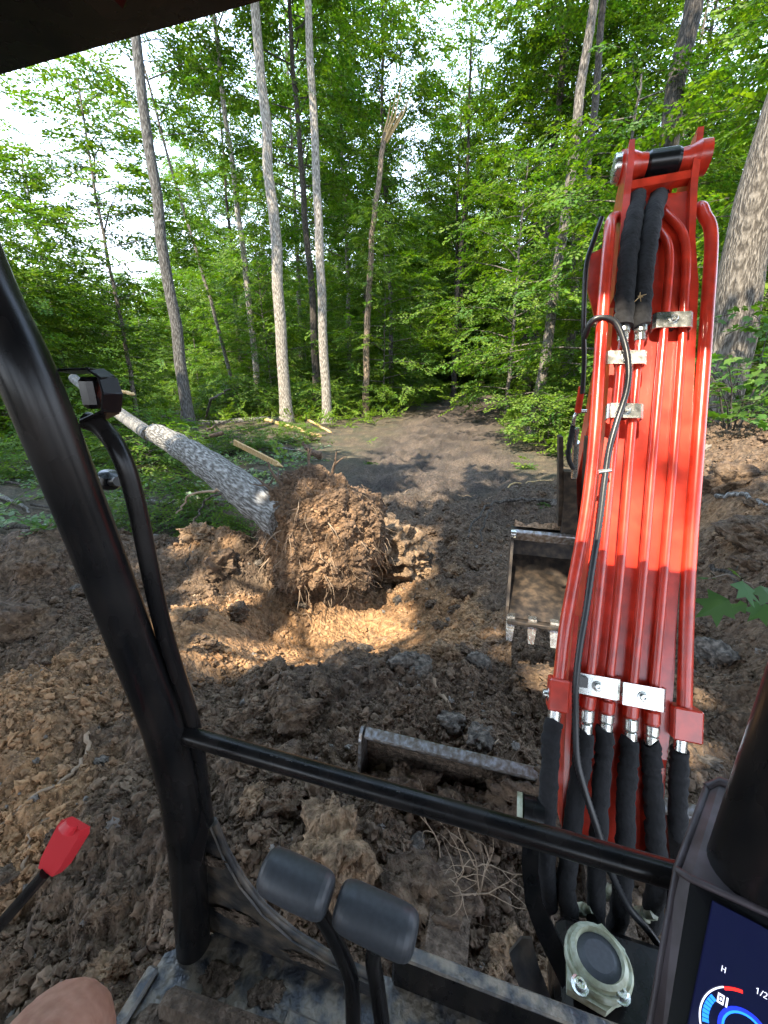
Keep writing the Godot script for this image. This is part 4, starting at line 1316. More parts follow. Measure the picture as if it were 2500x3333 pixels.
func greens() -> void:
	rng.seed = 71
	# brush of the felled crown: leafy boughs lying on the ground at the left
	for kind in 3:
		var where := []
		for k in [480, 200, 420][kind]:
			var p := Vector3(rng.randf_range(-9.5, -1.6), 0, rng.randf_range(-13.5, -4.2))
			if dug(p.x, p.z) > 0.25 or trail(p.x, p.z) > 0.3 or p.x > -2.6 and p.z > -6.5:
				continue
			if wide.get_noise_2d(p.x * 1.5, p.z * 1.5) < -0.25:
				continue
			var z := rng.randf_range(0.35, 0.8)
			where.push_back(Transform3D((Basis(Vector3.UP, rng.randf() * TAU) * Basis(Vector3(0, 0, 1), rng.randf_range(-0.25, 0.5)) * Basis(Vector3(1, 0, 0), rng.randf_range(-0.5, 0.5))).scaled(Vector3(z, z, z)), on_ground(p, rng.randf_range(0.02, 0.14))))
		var h := heap()
		var s: Dictionary = [make_spray(701, 10, 0.7, 0.14, Color(0.15, 0.24, 0.12)), make_spray(702, 12, 0.8, 0.12, Color(0.085, 0.16, 0.05)), make_spray(703, 9, 0.6, 0.15, Color(0.23, 0.31, 0.2))][kind]
		h.v = s.v; h.n = s.n; h.c = s.c
		var o := many("leaf_litter", h.mesh(true), M.leaf, where, [])
		tag(o, ["green torn leaves on the ground left of the log", "dark green torn twigs on the ground left of the log", "pale upturned leaves on the ground left of the log"][kind], "leaf litter")
		o.set_meta("kind", "stuff")
	# boughs standing up out of the felled crown
	var g := "leafy boughs of the felled tree"
	for a in [[-4.9, -8.6, 0.6, "leafy bough piled on the far half of the fallen tree"], [-6.2, -10.2, 0.75, "leafy heap of boughs behind the broken end of the fallen tree"], [-7.4, -8.8, 0.55, "leafy bough left of the fallen tree's broken end"], [-3.9, -11.4, 0.45, "leafy bough in front of the tilted grey tree"], [-8.9, -12.0, 0.9, "tall leafy heap at the far left of the felled crown"], [-2.9, -13.6, 0.4, "low leafy bough at the foot of the pale trees"], [-3.1, -5.6, 0.4, "small leafy shoots growing under the fallen trunk"], [-2.2, -5.0, 0.3, "leafy sprig under the fallen trunk next to the root ball"]]:
		var b := thing("leafy_bough", on_ground(Vector3(a[0], 0, a[1]), -0.1), a[3], "bough", g, rng.randf() * TAU)
		put(kinds.bush[int(a[2] * 10) % 3][1], "branches", M.bark_dark, b).scale = Vector3.ONE * a[2]
		put(kinds.bush[int(a[2] * 10) % 3][0], "crown", M.leaf, b).scale = Vector3(a[2] * 1.3, a[2], a[2] * 1.3)
	# maple shoots on the bank at the right
	for a in [[Vector3(4.818, 1.683, -5.803), 0.9, 30, "bright maple shrub on top of the bank right of the boom"], [Vector3(5.68, 2.254, -6.612), 1.2, 34, "tall maple shrub at the right edge of the picture"], [Vector3(5.383, 1.363, -6.751), 0.7, 20, "maple shoot in the gap between the boom and the maple shrub"]]:
		var c: Vector3 = a[0]
		var base := on_ground(Vector3(c.x, 0, c.z), -0.05)
		var t := thing("maple_shrub", base, a[3], "shrub", "maple shoots on the bank")
		var w := heap()
		var list := []
		for k in a[2]:
			var d := Vector3(rng.randf_range(-1, 1), rng.randf_range(-0.8, 0.8), rng.randf_range(-1, 1))
			var p: Vector3 = c - base + d * a[1] * 0.75
			p.y = maxf(p.y, 0.2)
			if k % 3 == 0:
				w.tube([Vector3(d.x * 0.1, 0, d.z * 0.1), Vector3(p.x * 0.5, p.y * 0.6, p.z * 0.5), p], [0.014, 0.009, 0.004], 5, false)
			list.push_back(Transform3D(Basis(Vector3.UP, rng.randf_range(1.5, 5.0)) * Basis(Vector3(0, 0, 1), rng.randf_range(-0.5, 0.3)) * Basis(Vector3(1, 0, 0), rng.randf_range(-0.4, 0.4)), p))
		put(w.mesh(), "branches", M.bark_dark, t)
		put(string_up(list, sprays.big), "crown", M.leaf, t)
	# the near twig with big leaves
	var tw := thing("maple_twig", on_ground(Vector3(2.691, 0.326, -2.565)), "broken maple twig with large drooping leaves right of the boom", "twig")
	var w := heap()
	w.tube([Vector3(2.362, 0.525, -2.24), Vector3(2.207, 0.733, -2.253), Vector3(2.067, 0.791, -2.272), Vector3(1.916, 0.788, -2.218)], [0.009, 0.007, 0.005, 0.003], 6)
	piece(w, "stem", M.twig, tw)
	for q in [[Vector3(1.957, 0.801, -2.222), 0.075, 2.9], [Vector3(2.039, 0.683, -2.185), 0.1, 4.4], [Vector3(2.134, 0.774, -2.245), 0.095, 5.4], [Vector3(2.175, 0.642, -2.204), 0.08, 4.0], [Vector3(2.262, 0.738, -2.255), 0.085, 6.0], [Vector3(2.123, 0.813, -2.279), 0.07, 1.0], [Vector3(2.323, 0.622, -2.239), 0.09, 4.9]]:
		var one := make_spray(int(q[2] * 100), 1, 0.02, q[1] * 2.0, Color(0.075, 0.155, 0.05), true)
		var h := heap()
		h.v = one.v; h.n = one.n; h.c = one.c
		var o := put(h.mesh(true), "leaf", M.leaf, tw)
		o.transform = Transform3D(Basis(Vector3.UP, q[2]) * Basis(Vector3(0, 0, 1), -0.5) * Basis(Vector3(1, 0, 0), 0.3), q[0] - tw.position)
	# small seedlings by the trail
	for q in [[Vector3(5.413, 0.149, -18.959), 0.34, "green seedling at the foot of the mottled grey tree"], [Vector3(3.326, -0.004, -9.457), 0.22, "small green sprig on the dark soil left of the bucket link"], [Vector3(2.27, 0.304, -5.579), 0.12, "tiny green sprig beside the bucket"], [Vector3(-0.334, -0.005, -10.035), 0.2, "small green sprig behind the root ball"], [Vector3(4.52, -0.003, -11.012), 0.25, "fern-like sprig on the berm next to the boom"], [Vector3(-3.478, 0.337, -4.016), 0.22, "pale green leafy sprig at the edge of the dug soil, left"]]:
		var t := thing("seedling", on_ground(q[0]), q[2], "seedling", "seedlings in the clearing")
		var list := []
		for k in 7:
			list.push_back(Transform3D((Basis(Vector3.UP, k * 0.9 + rng.randf()) * Basis(Vector3(0, 0, 1), rng.randf_range(0.1, 0.8))).scaled(Vector3.ONE * q[1] * 2.0), Vector3.ZERO))
		put(string_up(list, sprays.big), "leaves", M.leaf, t)


# ---------- which one is which ----------
func ordinal(k: int) -> String:
	var end := "th"
	if k % 100 < 11 or k % 100 > 13:
		end = ["th", "st", "nd", "rd", "th", "th", "th", "th", "th", "th"][k % 10]
	return "%d%s" % [k, end]


# things of one kind get a label that says where each stands: how near, between which landmarks
func tell_apart() -> void:
	var wood := [[-0.54, "left of the tilted grey tree, against the sky"], [-0.46, "just left of the tilted grey tree"], [-0.3, "between the tilted grey tree and the slender pale tree"], [-0.23, "between the slender and the thick pale tree"], [-0.135, "between the thick pale and the white-barked tree"], [-0.04, "between the white-barked and the snapped tree"], [0.1, "between the snapped tree and the trail"], [0.24, "at the far end of the trail"], [0.36, "around the mottled grey tree"], [0.52, "between the mottled grey tree and the boom"], [9.0, "right of the boom top"]]
	var soil := [[-0.75, "left of the dark post"], [-0.5, "around the foot of the dark post"], [-0.25, "between the dark post and the root ball"], [0.0, "in front of the root ball"], [0.25, "right of the root ball"], [0.5, "around the bucket"], [9.0, "right of the boom"]]
	for q in [["young_tree", wood, "young leafy tree"], ["background_tree", wood, "tall tree stem"], ["bush", wood, "low leafy bush"], ["small_clod", soil, "loose soil lump"], ["twig", soil, "thin root bit"], ["fallen_branch", wood, "bare fallen branch"], ["shade_tree", [[99999.0, "behind the machine, crown over the clearing"]], "tall tree"]]:
		var zones := {}
		for o in get_children():
			if not o.name.begins_with(q[0]) or not o.has_meta("group"):
				continue
			if o.name.trim_prefix(q[0]) != "" and not o.name.trim_prefix(q[0]).trim_prefix("_").is_valid_int():
				continue
			var side: float = o.position.x / maxf(0.3, -o.position.z)
			for z in q[1]:
				if side < z[0]:
					if not zones.has(z[1]):
						zones[z[1]] = []
					zones[z[1]].push_back(o)
					break
		for z in zones:
			var list: Array = zones[z]
			list.sort_custom(func(a, b): return a.position.length() < b.position.length())
			for k in list.size():
				list[k].set_meta("label", "%s %s" % [q[2], z] if list.size() == 1 else "%s %s, %s nearest there" % [q[2], z, ordinal(k + 1)])


# ---------- the excavator ----------
const RIGHT := Vector3(0.959, 0, 0.284)   # the way the machine faces
const AHEAD := Vector3(0.284, 0, -0.959)


func mp(u: float, y: float, v: float) -> Vector3:
	return RIGHT * u + Vector3.UP * y + AHEAD * v


# a bar of rectangular section that follows the middle of its near face
func loft(h: Heap, pts: Array, right: Vector3, away: Vector3, widths: Array, depths: Array) -> void:
	var rings := []
	for k in pts.size():
		var w: Vector3 = right * widths[k] / 2.0
		rings.push_back([pts[k] - w, pts[k] + w, pts[k] + w + away * depths[k], pts[k] - w + away * depths[k]])
	for k in pts.size() - 1:
		for s in 4:
			var o: Vector3 = [-away, right, away, -right][s]
			h.quad(rings[k][s], rings[k + 1][s], rings[k + 1][(s + 1) % 4], rings[k][(s + 1) % 4], o)
	for e in [0, pts.size() - 1]:
		var o: Vector3 = pts[0] - pts[1] if e == 0 else pts[-1] - pts[-2]
		h.quad(rings[e][0], rings[e][1], rings[e][2], rings[e][3], o)


# a plate cut to an outline of points that lie about in one plane
func plate(h: Heap, pts: Array, facing: Vector3, thick: float) -> void:
	var z := facing.normalized()
	var x: Vector3 = (pts[1] - pts[0])
	x = (x - z * x.dot(z)).normalized()
	var y := z.cross(x)
	var t := Transform3D(Basis(x, y, z), pts[0])
	var out := PackedVector2Array()
	for p in pts:
		var q := t.affine_inverse() * (p as Vector3)
		out.push_back(Vector2(q.x, q.y))
	h.slab(Transform3D(t.basis, pts[0] - z * thick / 2), out, thick)


func bolt(h: Heap, at: Vector3, axis: Vector3, r: float, high: float) -> void:
	var t := Transform3D(along(Vector3.ZERO, axis, Vector3(0.3, 0.2, 0.9)), at)
	h.lathe(t, [Vector2(r * 1.5, 0), Vector2(r * 1.5, high * 0.25), Vector2(r, high * 0.3), Vector2(r, high * 0.9), Vector2(r * 0.85, high), Vector2(r * 0.45, high), Vector2(r * 0.45, high * 0.6), Vector2(0, high * 0.6)], 14)


func ring_nut(h: Heap, a: Vector3, b: Vector3, r: float, sides := 6) -> void:
	var l := a.distance_to(b)
	h.lathe(Transform3D(along(a, b, RIGHT), a), [Vector2(0, 0), Vector2(r * 0.86, 0), Vector2(r, l * 0.12), Vector2(r, l * 0.88), Vector2(r * 0.86, l), Vector2(0, l)], sides)


func sleeve(h: Heap, pts: Array, r: float, crumple: float, seed_: int) -> void:
	var f := FastNoiseLite.new()
	f.seed = seed_
	f.frequency = 0.23
	var path := smooth(pts, 9)
	var rad := []
	for k in path.size():
		var q := f.get_noise_1d(k * 4.0)
		var top := exp(-absf(k - 9.0) / 9.0)
		rad.push_back(r * (1.0 + (0.025 + crumple * top) * q + 0.05 * top * sin(k * 2.1 + seed_)))
		path[k] += Vector3(f.get_noise_1d(k * 2.0 + 40), 0, f.get_noise_1d(k * 2.0 + 80)) * r * 0.25
	h.tube(path, rad, 16)


func excavator() -> void:
	rng.seed = 101
	var E := thing("excavator", Vector3(0.3, 0, 0.2), "small red excavator with black canopy frame, seen from its seat", "excavator")
	var mb := Basis(RIGHT, Vector3.UP, -AHEAD)
	var h := heap()
	# canopy
	h.box(Transform3D(mb, mp(-0.05, 2.335, -0.16)), Vector3(1.42, 0.07, 1.44), 0.018)
	var roof := piece(h, "canopy_roof", M.black_paint, E)
	h = heap()
	for k in 3:
		h.box(Transform3D(mb, mp(-0.45 + 0.4 * k, 2.292, -0.16)), Vector3(0.04, 0.02, 1.3), 0.006)
	piece(h, "rib", M.black_paint, roof)
	h = heap()
	h.tube(smooth([Vector3(-0.52, 2.31, -0.55), Vector3(-0.497, 2.04, -0.569), Vector3(-0.454, 1.902, -0.556), Vector3(-0.43, 1.704, -0.567), Vector3(-0.404, 1.489, -0.573), Vector3(-0.381, 1.296, -0.575), Vector3(-0.384, 1.068, -0.577), Vector3(-0.409, 0.742, -0.568)], 8), 0.0335, 28)
	piece(h, "canopy_post", M.black_paint, E)
	h = heap()
	var foot := Vector3(0.399, 1.451, -0.309)
	h.tube([foot - Vector3(0, 0.1, 0), foot, foot + Vector3(0.0, 0.45, 0.0), foot + Vector3(0.0, 0.85, 0.01)], 0.041, 28)
	piece(h, "canopy_post", M.black_paint, E)
	h = heap()
	for s in [-0.6, 0.5]:
		h = heap()
		h.tube([mp(s, 0.72, -0.75), mp(s, 2.31, -0.78)], 0.0355, 20)
		piece(h, "canopy_post", M.black_paint, E)
	# thin rail in front of the post, with the lamp bracket on top of it
	h = heap()
	h.tube(smooth([Vector3(-0.438, 1.845, -0.622), Vector3(-0.414, 1.833, -0.619), Vector3(-0.387, 1.795, -0.607), Vector3(-0.376, 1.721, -0.604), Vector3(-0.364, 1.519, -0.593), Vector3(-0.343, 1.32, -0.593), Vector3(-0.347, 1.163, -0.596), Vector3(-0.348, 1.074, -0.594)], 8), 0.0135, 14)
	var rail := piece(h, "hand_rail", M.black_paint, E)
	h = heap()
	var fold := [Vector3(-0.357, 1.133, -0.587), Vector3(-0.344, 1.116, -0.581), Vector3(-0.337, 1.077, -0.579), Vector3(-0.35, 1.021, -0.583), Vector3(-0.37, 1.03, -0.585)]
	plate(h, fold, Vector3(0.2, 0.5, 1), 0.012)
	piece(h, "rail_foot", M.black_paint, rail)
	var lamp := heap()
	var strap := [Vector3(-0.45, 1.913, -0.618), Vector3(-0.406, 1.915, -0.618), Vector3(-0.392, 1.905, -0.618), Vector3(-0.386, 1.883, -0.613), Vector3(-0.395, 1.858, -0.616), Vector3(-0.431, 1.844, -0.617)]
	var deep := (AHEAD + Vector3(0, -0.1, 0)).normalized()
	for k in strap.size() - 1:
		var a: Vector3 = strap[k]
		var b: Vector3 = strap[k + 1]
		lamp.box(Transform3D(along(a, b, deep), (a + b) / 2), Vector3(0.032, a.distance_to(b) + 0.003, 0.0035), 0.001)
	var lb := piece(lamp, "lamp_bracket", M.black_paint, E)
	h = heap()
	h.box(Transform3D(Basis(RIGHT, Vector3.UP, -AHEAD), Vector3(-0.42, 1.884, -0.624)), Vector3(0.026, 0.044, 0.03), 0.006)
	piece(h, "lamp_housing", M.bezel, lb)
	h = heap()
	h.lathe(Transform3D(along(Vector3.ZERO, Vector3(0.3, 1, 0.3), RIGHT), Vector3(-0.451, 1.746, -0.665)), [Vector2(0, -0.012), Vector2(0.016, -0.01), Vector2(0.019, 0), Vector2(0.015, 0.011), Vector2(0, 0.015)], 18)
	piece(h, "mirror_knob", M.bezel, rail)
	h = heap()
	h.tube([Vector3(-0.451, 1.742, -0.663), Vector3(-0.423, 1.748, -0.644)], 0.008, 10)
	piece(h, "knob_stem", M.black_paint, rail)
	# guard bar
	h = heap()
	h.tube([Vector3(-0.359, 1.304, -0.583), Vector3(0.114, 1.302, -0.44), Vector3(0.358, 1.33, -0.344)], 0.0158, 20)
	var bar := piece(h, "guard_bar", M.black_paint, E)
	h = heap()
	for q in 9:
		var p: Vector3 = Vector3(-0.359, 1.304, -0.583).lerp(Vector3(0.358, 1.33, -0.344), rng.randf_range(0.08, 0.6))
		var s := rng.randf_range(0.0015, 0.003)
		h.lathe(Transform3D(Basis(), p + Vector3(0, 0.0135, 0.004)), [Vector2(0, -s), Vector2(s, 0), Vector2(0, s * 0.6)], 7)
	piece(h, "water_drops", M.bezel, bar).set_meta("kind", "stuff")

	# floor
	h = heap()
	h.slab(Transform3D(Basis(RIGHT, AHEAD, Vector3.UP), Vector3(0, 0.725, 0)), PackedVector2Array([Vector2(-0.61, -0.8), Vector2(0.34, -0.8), Vector2(0.34, 0.5), Vector2(-0.12, 0.5), Vector2(-0.5, 0.475), Vector2(-0.6, 0.4)]), 0.05)
	var floor_ := piece(h, "cab_floor", M.floor_rubber, E)
	h = heap()
	h.box(Transform3D(mb, mp(-0.6, 0.757, -0.2)), Vector3(0.025, 0.014, 1.15), 0.005)
	piece(h, "floor_edge", M.floor_rubber, floor_)
	for k in 4:   # ribs of the foot rest
		h = heap()
		h.box(Transform3D(mb * Basis(Vector3.RIGHT, 0.2), mp(-0.245, 0.762, 0.375 - 0.028 * k)), Vector3(0.1, 0.018, 0.014), 0.005)
		piece(h, "foot_rib", M.floor_rubber, floor_)
	h = heap()
	h.box(Transform3D(mb, mp(-0.25, 0.755, 0.335)), Vector3(0.12, 0.01, 0.13), 0.004)
	piece(h, "foot_rest", M.floor_rubber, floor_)
	h = heap()
	h.box(Transform3D(mb * Basis(Vector3.UP, 0.06), mp(-0.42, 0.765, 0.345)), Vector3(0.25, 0.03, 0.045), 0.012)
	piece(h, "raised_rib", M.brown_mud, floor_)
	h = heap()
	h.box(Transform3D(mb * Basis(Vector3.UP, 0.1), mp(-0.43, 0.753, 0.255)), Vector3(0.2, 0.01, 0.012), 0.003)
	piece(h, "slot", M.bezel, floor_)
	for q in [[-0.53, 0.3, 0.05, "mud_cake"], [-0.46, 0.4, 0.035, "mud_cake"], [-0.36, 0.41, 0.03, "mud_cake"], [-0.5, 0.26, 0.022, "mud_cake"]]:
		var o := put(lump(900 + int(q[2] * 1000), 10, 0.5, Vector3(1, 0.22, 0.7), 0.1), q[3], M.brown_mud, floor_)
		o.position = mp(q[0], 0.752, q[1])
		o.scale = Vector3.ONE * q[2]
	# bracket between the post and the front edge
	h = heap()
	h.slab(Transform3D(mb, mp(0, 0, 0.472)), PackedVector2Array([Vector2(-0.545, 0.74), Vector2(-0.15, 0.74), Vector2(-0.15, 0.785), Vector2(-0.25, 0.797), Vector2(-0.33, 0.823), Vector2(-0.395, 0.868), Vector2(-0.44, 0.93), Vector2(-0.47, 1.0), Vector2(-0.488, 1.075), Vector2(-0.53, 1.075)]), 0.022)
	var gus := piece(h, "post_gusset", M.muddy_black, E)
	h = heap()
	h.tube(smooth([mp(-0.15, 0.787, 0.472), mp(-0.25, 0.799, 0.472), mp(-0.33, 0.825, 0.472), mp(-0.395, 0.87, 0.472), mp(-0.44, 0.932, 0.472), mp(-0.47, 1.002, 0.472), mp(-0.486, 1.075, 0.472)], 5), 0.007, 8)
	piece(h, "gusset_edge", M.muddy_black, gus)
	for q in [[-0.5, 0.99, 0.035, 0.4], [-0.45, 0.84, 0.045, 0.3], [-0.3, 0.79, 0.04, 0.25]]:
		var o := put(lump(930 + int(q[1] * 100), 8, 0.6, Vector3(1, q[3], 0.12), 0.1), "dried_mud", M.brown_mud, gus)
		o.transform = Transform3D(mb.scaled(Vector3.ONE * q[2]), mp(q[0], q[1], 0.458))
	h = heap()
	h.box(Transform3D(mb, mp(0.1, 0.775, 0.497)), Vector3(0.46, 0.13, 0.014), 0.005)
	var kick := piece(h, "kick_plate", M.black_paint, E)
	h = heap()
	h.box(Transform3D(mb, mp(0.1, 0.844, 0.5)), Vector3(0.46, 0.008, 0.026), 0.003)
	piece(h, "plate_lip", M.floor_rubber, kick)
	# body below the floor
	h = heap()
	h.box(Transform3D(mb, mp(-0.13, 0.59, -0.28)), Vector3(0.95, 0.2, 1.36), 0.03)
	piece(h, "body_skirt", M.red_paint, E)
	h = heap()
	h.lathe(Transform3D(Basis(), mp(0.2, 0.0, -0.5)), [Vector2(0.0, 0.18), Vector2(0.42, 0.18), Vector2(0.42, 0.5), Vector2(0, 0.5)], 28)
	piece(h, "turret_base", M.muddy_black, E)
	h = heap()
	h.box(Transform3D(mb, mp(-0.12, 0.97, -0.36)), Vector3(0.46, 0.12, 0.44), 0.04)
	var seat := piece(h, "seat", M.grip_rubber, E)
	h = heap()
	h.box(Transform3D(mb * Basis(Vector3.RIGHT, -0.15), mp(-0.12, 1.31, -0.6)), Vector3(0.46, 0.62, 0.1), 0.04)
	piece(h, "backrest", M.grip_rubber, seat)
	h = heap()
	h.box(Transform3D(mb, mp(-0.12, 0.83, -0.38)), Vector3(0.36, 0.16, 0.36), 0.02)
	piece(h, "seat_base", M.black_paint, seat)

	# travel levers
	for q in [[Vector3(-0.132, 1.179, -0.428), 0.112, 0.04, [Vector3(-0.107, 1.15, -0.419), Vector3(-0.085, 1.089, -0.42), Vector3(-0.065, 1.017, -0.419), Vector3(-0.052, 0.968, -0.409), Vector3(-0.049, 0.883, -0.377)]], [Vector3(-0.012, 1.152, -0.398), 0.122, 0.041, [Vector3(-0.01, 1.113, -0.391), Vector3(-0.017, 1.051, -0.403), Vector3(-0.011, 0.989, -0.399), Vector3(0.002, 0.906, -0.368)]]]:
		h = heap()
		h.tube(smooth(q[3], 6), 0.0125, 10)
		var lever := piece(h, "travel_lever", M.black_paint, E)
		h = heap()
		var prof := []
		for k in 15:
			var a := -PI / 2 + PI * k / 14.0
			prof.push_back(Vector2(q[2] * pow(maxf(cos(a), 0.0), 0.38), signf(sin(a)) * pow(absf(sin(a)), 0.38) * q[1] / 2))
		var ax := (RIGHT + Vector3(0, -0.16, 0)).normalized()
		var bs := along(Vector3.ZERO, ax, Vector3(0, 1, 0.5))
		bs = Basis(bs.x * 0.92, bs.y, bs.z * 0.8)
		h.lathe(Transform3D(bs, q[0]), prof, 26)
		piece(h, "grip", M.grip_rubber, lever)

	# lock lever at the left console
	h = heap()
	h.tube([Vector3(-0.449, 1.278, -0.381), Vector3(-0.544, 1.172, -0.358), Vector3(-0.572, 1.095, -0.344)], 0.0075, 12)
	var lock := piece(h, "lock_lever", M.black_paint, E)
	h = heap()
	var g0 := Vector3(-0.45, 1.278, -0.381)
	var g1 := Vector3(-0.4, 1.359, -0.385)
	loft(h, [g0, g0.lerp(g1, 0.2), g0.lerp(g1, 0.85), g1], (RIGHT + Vector3(0, -0.25, 0)).normalized(), Vector3(0.2, -0.6, -0.75).normalized(), [0.024, 0.031, 0.034, 0.03], [0.014, 0.017, 0.018, 0.015])
	piece(h, "grip", M.red_plastic, lock)
	h = heap()
	h.tube([g1 - (g1 - g0) * 0.05 + Vector3(0, 0.002, 0.004), g1 + (g1 - g0) * 0.05], [0.011, 0.008], 10)
	piece(h, "grip_end", M.red_plastic, lock)

	boom(E)
	arm_and_bucket(E)
	swing_and_blade(E)
	monitor(E)


func boom(E: Node3D) -> void:
	var axis := (Vector3(0.898, 2.576, -1.618) - Vector3(0.632, 0.676, -0.788)).normalized()
	var away := axis.cross(RIGHT).normalized()
	if away.z > 0:
		away = -away
	var h := heap()
	var pts := [Vector3(0.91, 2.493, -1.634), Vector3(0.869, 2.187, -1.48), Vector3(0.804, 1.715, -1.274), Vector3(0.734, 1.342, -1.112), Vector3(0.681, 1.065, -0.989), Vector3(0.651, 0.817, -0.889), Vector3(0.646, 0.6, -0.814)]
	loft(h, pts, RIGHT, away, [0.2, 0.235, 0.235, 0.245, 0.25, 0.25, 0.18], [0.1, 0.17, 0.19, 0.2, 0.2, 0.17, 0.1])
	var B := piece(h, "boom", M.red_paint, E)
	# side flanges that stand proud of the plate
	h = heap()
	loft(h, [Vector3(0.556, 1.255, -1.051), Vector3(0.526, 1.082, -0.969), Vector3(0.506, 0.903, -0.888), Vector3(0.488, 0.738, -0.817)], RIGHT, away, [0.012, 0.014, 0.014, 0.008], [0.1, 0.1, 0.1, 0.08])
	piece(h, "side_flange", M.red_paint, B)
	h = heap()
	loft(h, [Vector3(0.876, 1.472, -1.157), Vector3(0.843, 1.291, -1.067), Vector3(0.802, 1.083, -0.968), Vector3(0.768, 0.904, -0.887), Vector3(0.766, 0.836, -0.874)], RIGHT, away, [0.006, 0.016, 0.026, 0.026, 0.006], [0.1, 0.1, 0.1, 0.1, 0.08])
	piece(h, "side_flange", M.red_paint, B)
	# the six oil pipes
	for q in [
		[[Vector3(0.814, 2.436, -1.66), Vector3(0.743, 2.403, -1.576), Vector3(0.707, 2.322, -1.501), Vector3(0.668, 2.067, -1.385), Vector3(0.623, 1.721, -1.234), Vector3(0.586, 1.519, -1.146), Vector3(0.541, 1.346, -1.069), Vector3(0.509, 1.219, -1.012), Vector3(0.487, 1.093, -0.956)], 0.0172],
		[[Vector3(1.049, 2.436, -1.66), Vector3(1.025, 2.438, -1.581), Vector3(1.023, 2.404, -1.546), Vector3(1.028, 2.328, -1.5), Vector3(0.988, 2.067, -1.385), Vector3(0.931, 1.721, -1.234), Vector3(0.872, 1.361, -1.076), Vector3(0.829, 1.021, -0.923)], 0.0185],
		[[Vector3(0.732, 2.02, -1.371), Vector3(0.685, 1.72, -1.242), Vector3(0.624, 1.357, -1.083), Vector3(0.571, 1.059, -0.95)], 0.0125],
		[[Vector3(0.784, 2.02, -1.371), Vector3(0.736, 1.72, -1.242), Vector3(0.679, 1.357, -1.083), Vector3(0.622, 1.048, -0.945)], 0.0125],
		[[Vector3(0.911, 2.405, -1.627), Vector3(0.901, 2.362, -1.559), Vector3(0.897, 2.282, -1.487), Vector3(0.866, 2.082, -1.398), Vector3(0.806, 1.72, -1.242), Vector3(0.746, 1.357, -1.083), Vector3(0.688, 1.037, -0.94)], 0.0125],
		[[Vector3(0.942, 2.471, -1.665), Vector3(0.923, 2.421, -1.584), Vector3(0.949, 2.32, -1.503), Vector3(0.923, 2.082, -1.398), Vector3(0.868, 1.72, -1.242), Vector3(0.806, 1.357, -1.083), Vector3(0.745, 1.02, -0.932)], 0.0125],
	]:
		h = heap()
		h.tube(smooth(q[0], 6), q[1], 18)
		piece(h, "oil_pipe", M.red_paint, B)
	# clamps
	var cb := Basis(RIGHT, axis, RIGHT.cross(axis))
	cb = cb.orthonormalized()
	var near := -away
	for q in [[Vector3(0.88, 2.079, -1.378), 0.108, 0.05], [Vector3(0.728, 1.969, -1.33), 0.115, 0.042], [Vector3(0.718, 1.817, -1.265), 0.098, 0.045], [Vector3(0.588, 1.099, -0.945), 0.115, 0.055], [Vector3(0.711, 1.074, -0.933), 0.115, 0.06]]:
		h = heap()
		var w: float = q[1] / 2
		var outline := PackedVector2Array()
		for p in [[-w, -0.03], [-w, -0.008], [-w + 0.008, 0.002], [w - 0.008, 0.002], [w, -0.008], [w, -0.03], [w - 0.004, -0.03], [w - 0.004, -0.009], [w - 0.01, -0.002], [-w + 0.01, -0.002], [-w + 0.004, -0.009], [-w + 0.004, -0.03]]:
			outline.push_back(Vector2(p[0], p[1]))
		h.slab(Transform3D(Basis(cb.x, near, cb.x.cross(near)), q[0]), outline, q[2])
		var cl := piece(h, "pipe_clamp", M.zinc, B)
		h = heap()
		bolt(h, q[0] + near * 0.002, near, 0.0095, 0.012)
		piece(h, "bolt", M.zinc, cl)
		h = heap()
		h.box(Transform3D(Basis(cb.x, near, cb.x.cross(near)), q[0] - near * 0.02), Vector3(0.022, 0.03, q[2] * 0.8), 0.003)
		piece(h, "spacer", M.bezel, cl)
	h = heap()
	loft(h, [Vector3(0.531, 1.116, -0.943), Vector3(0.558, 1.112, -0.941)], axis, away, [0.03, 0.026], [0.012, 0.012])
	piece(h, "cable_tie", M.bezel, B)
	# pipe ends: painted nut, plated coupling, sleeved hose
	for q in [
		[Vector3(0.572, 1.065, -0.952), Vector3(0.565, 1.031, -0.937), Vector3(0.556, 0.965, -0.907), [Vector3(0.556, 0.97, -0.909), Vector3(0.543, 0.913, -0.88), Vector3(0.52, 0.832, -0.837), Vector3(0.489, 0.729, -0.777), Vector3(0.48, 0.628, -0.741), Vector3(0.494, 0.529, -0.72)], 0.0235],
		[Vector3(0.624, 1.051, -0.946), Vector3(0.619, 1.02, -0.932), Vector3(0.613, 0.976, -0.912), [Vector3(0.614, 0.981, -0.914), Vector3(0.6, 0.913, -0.88), Vector3(0.584, 0.832, -0.837), Vector3(0.564, 0.729, -0.777), Vector3(0.557, 0.618, -0.737), Vector3(0.56, 0.5, -0.706)], 0.0225],
		[Vector3(0.69, 1.042, -0.942), Vector3(0.685, 1.009, -0.927), Vector3(0.678, 0.948, -0.899), [Vector3(0.678, 0.954, -0.902), Vector3(0.666, 0.891, -0.87), Vector3(0.651, 0.811, -0.827), Vector3(0.634, 0.719, -0.772), Vector3(0.627, 0.628, -0.741), Vector3(0.616, 0.469, -0.717)], 0.0235],
		[Vector3(0.747, 1.026, -0.935), Vector3(0.743, 0.992, -0.919), Vector3(0.737, 0.943, -0.897), [Vector3(0.738, 0.948, -0.899), Vector3(0.732, 0.891, -0.87), Vector3(0.727, 0.811, -0.827), Vector3(0.717, 0.719, -0.772), Vector3(0.714, 0.628, -0.741), Vector3(0.718, 0.499, -0.731)], 0.0245],
	]:
		h = heap()
		ring_nut(h, q[0], q[1], 0.0215)
		piece(h, "pipe_nut", M.red_paint, B)
		h = heap()
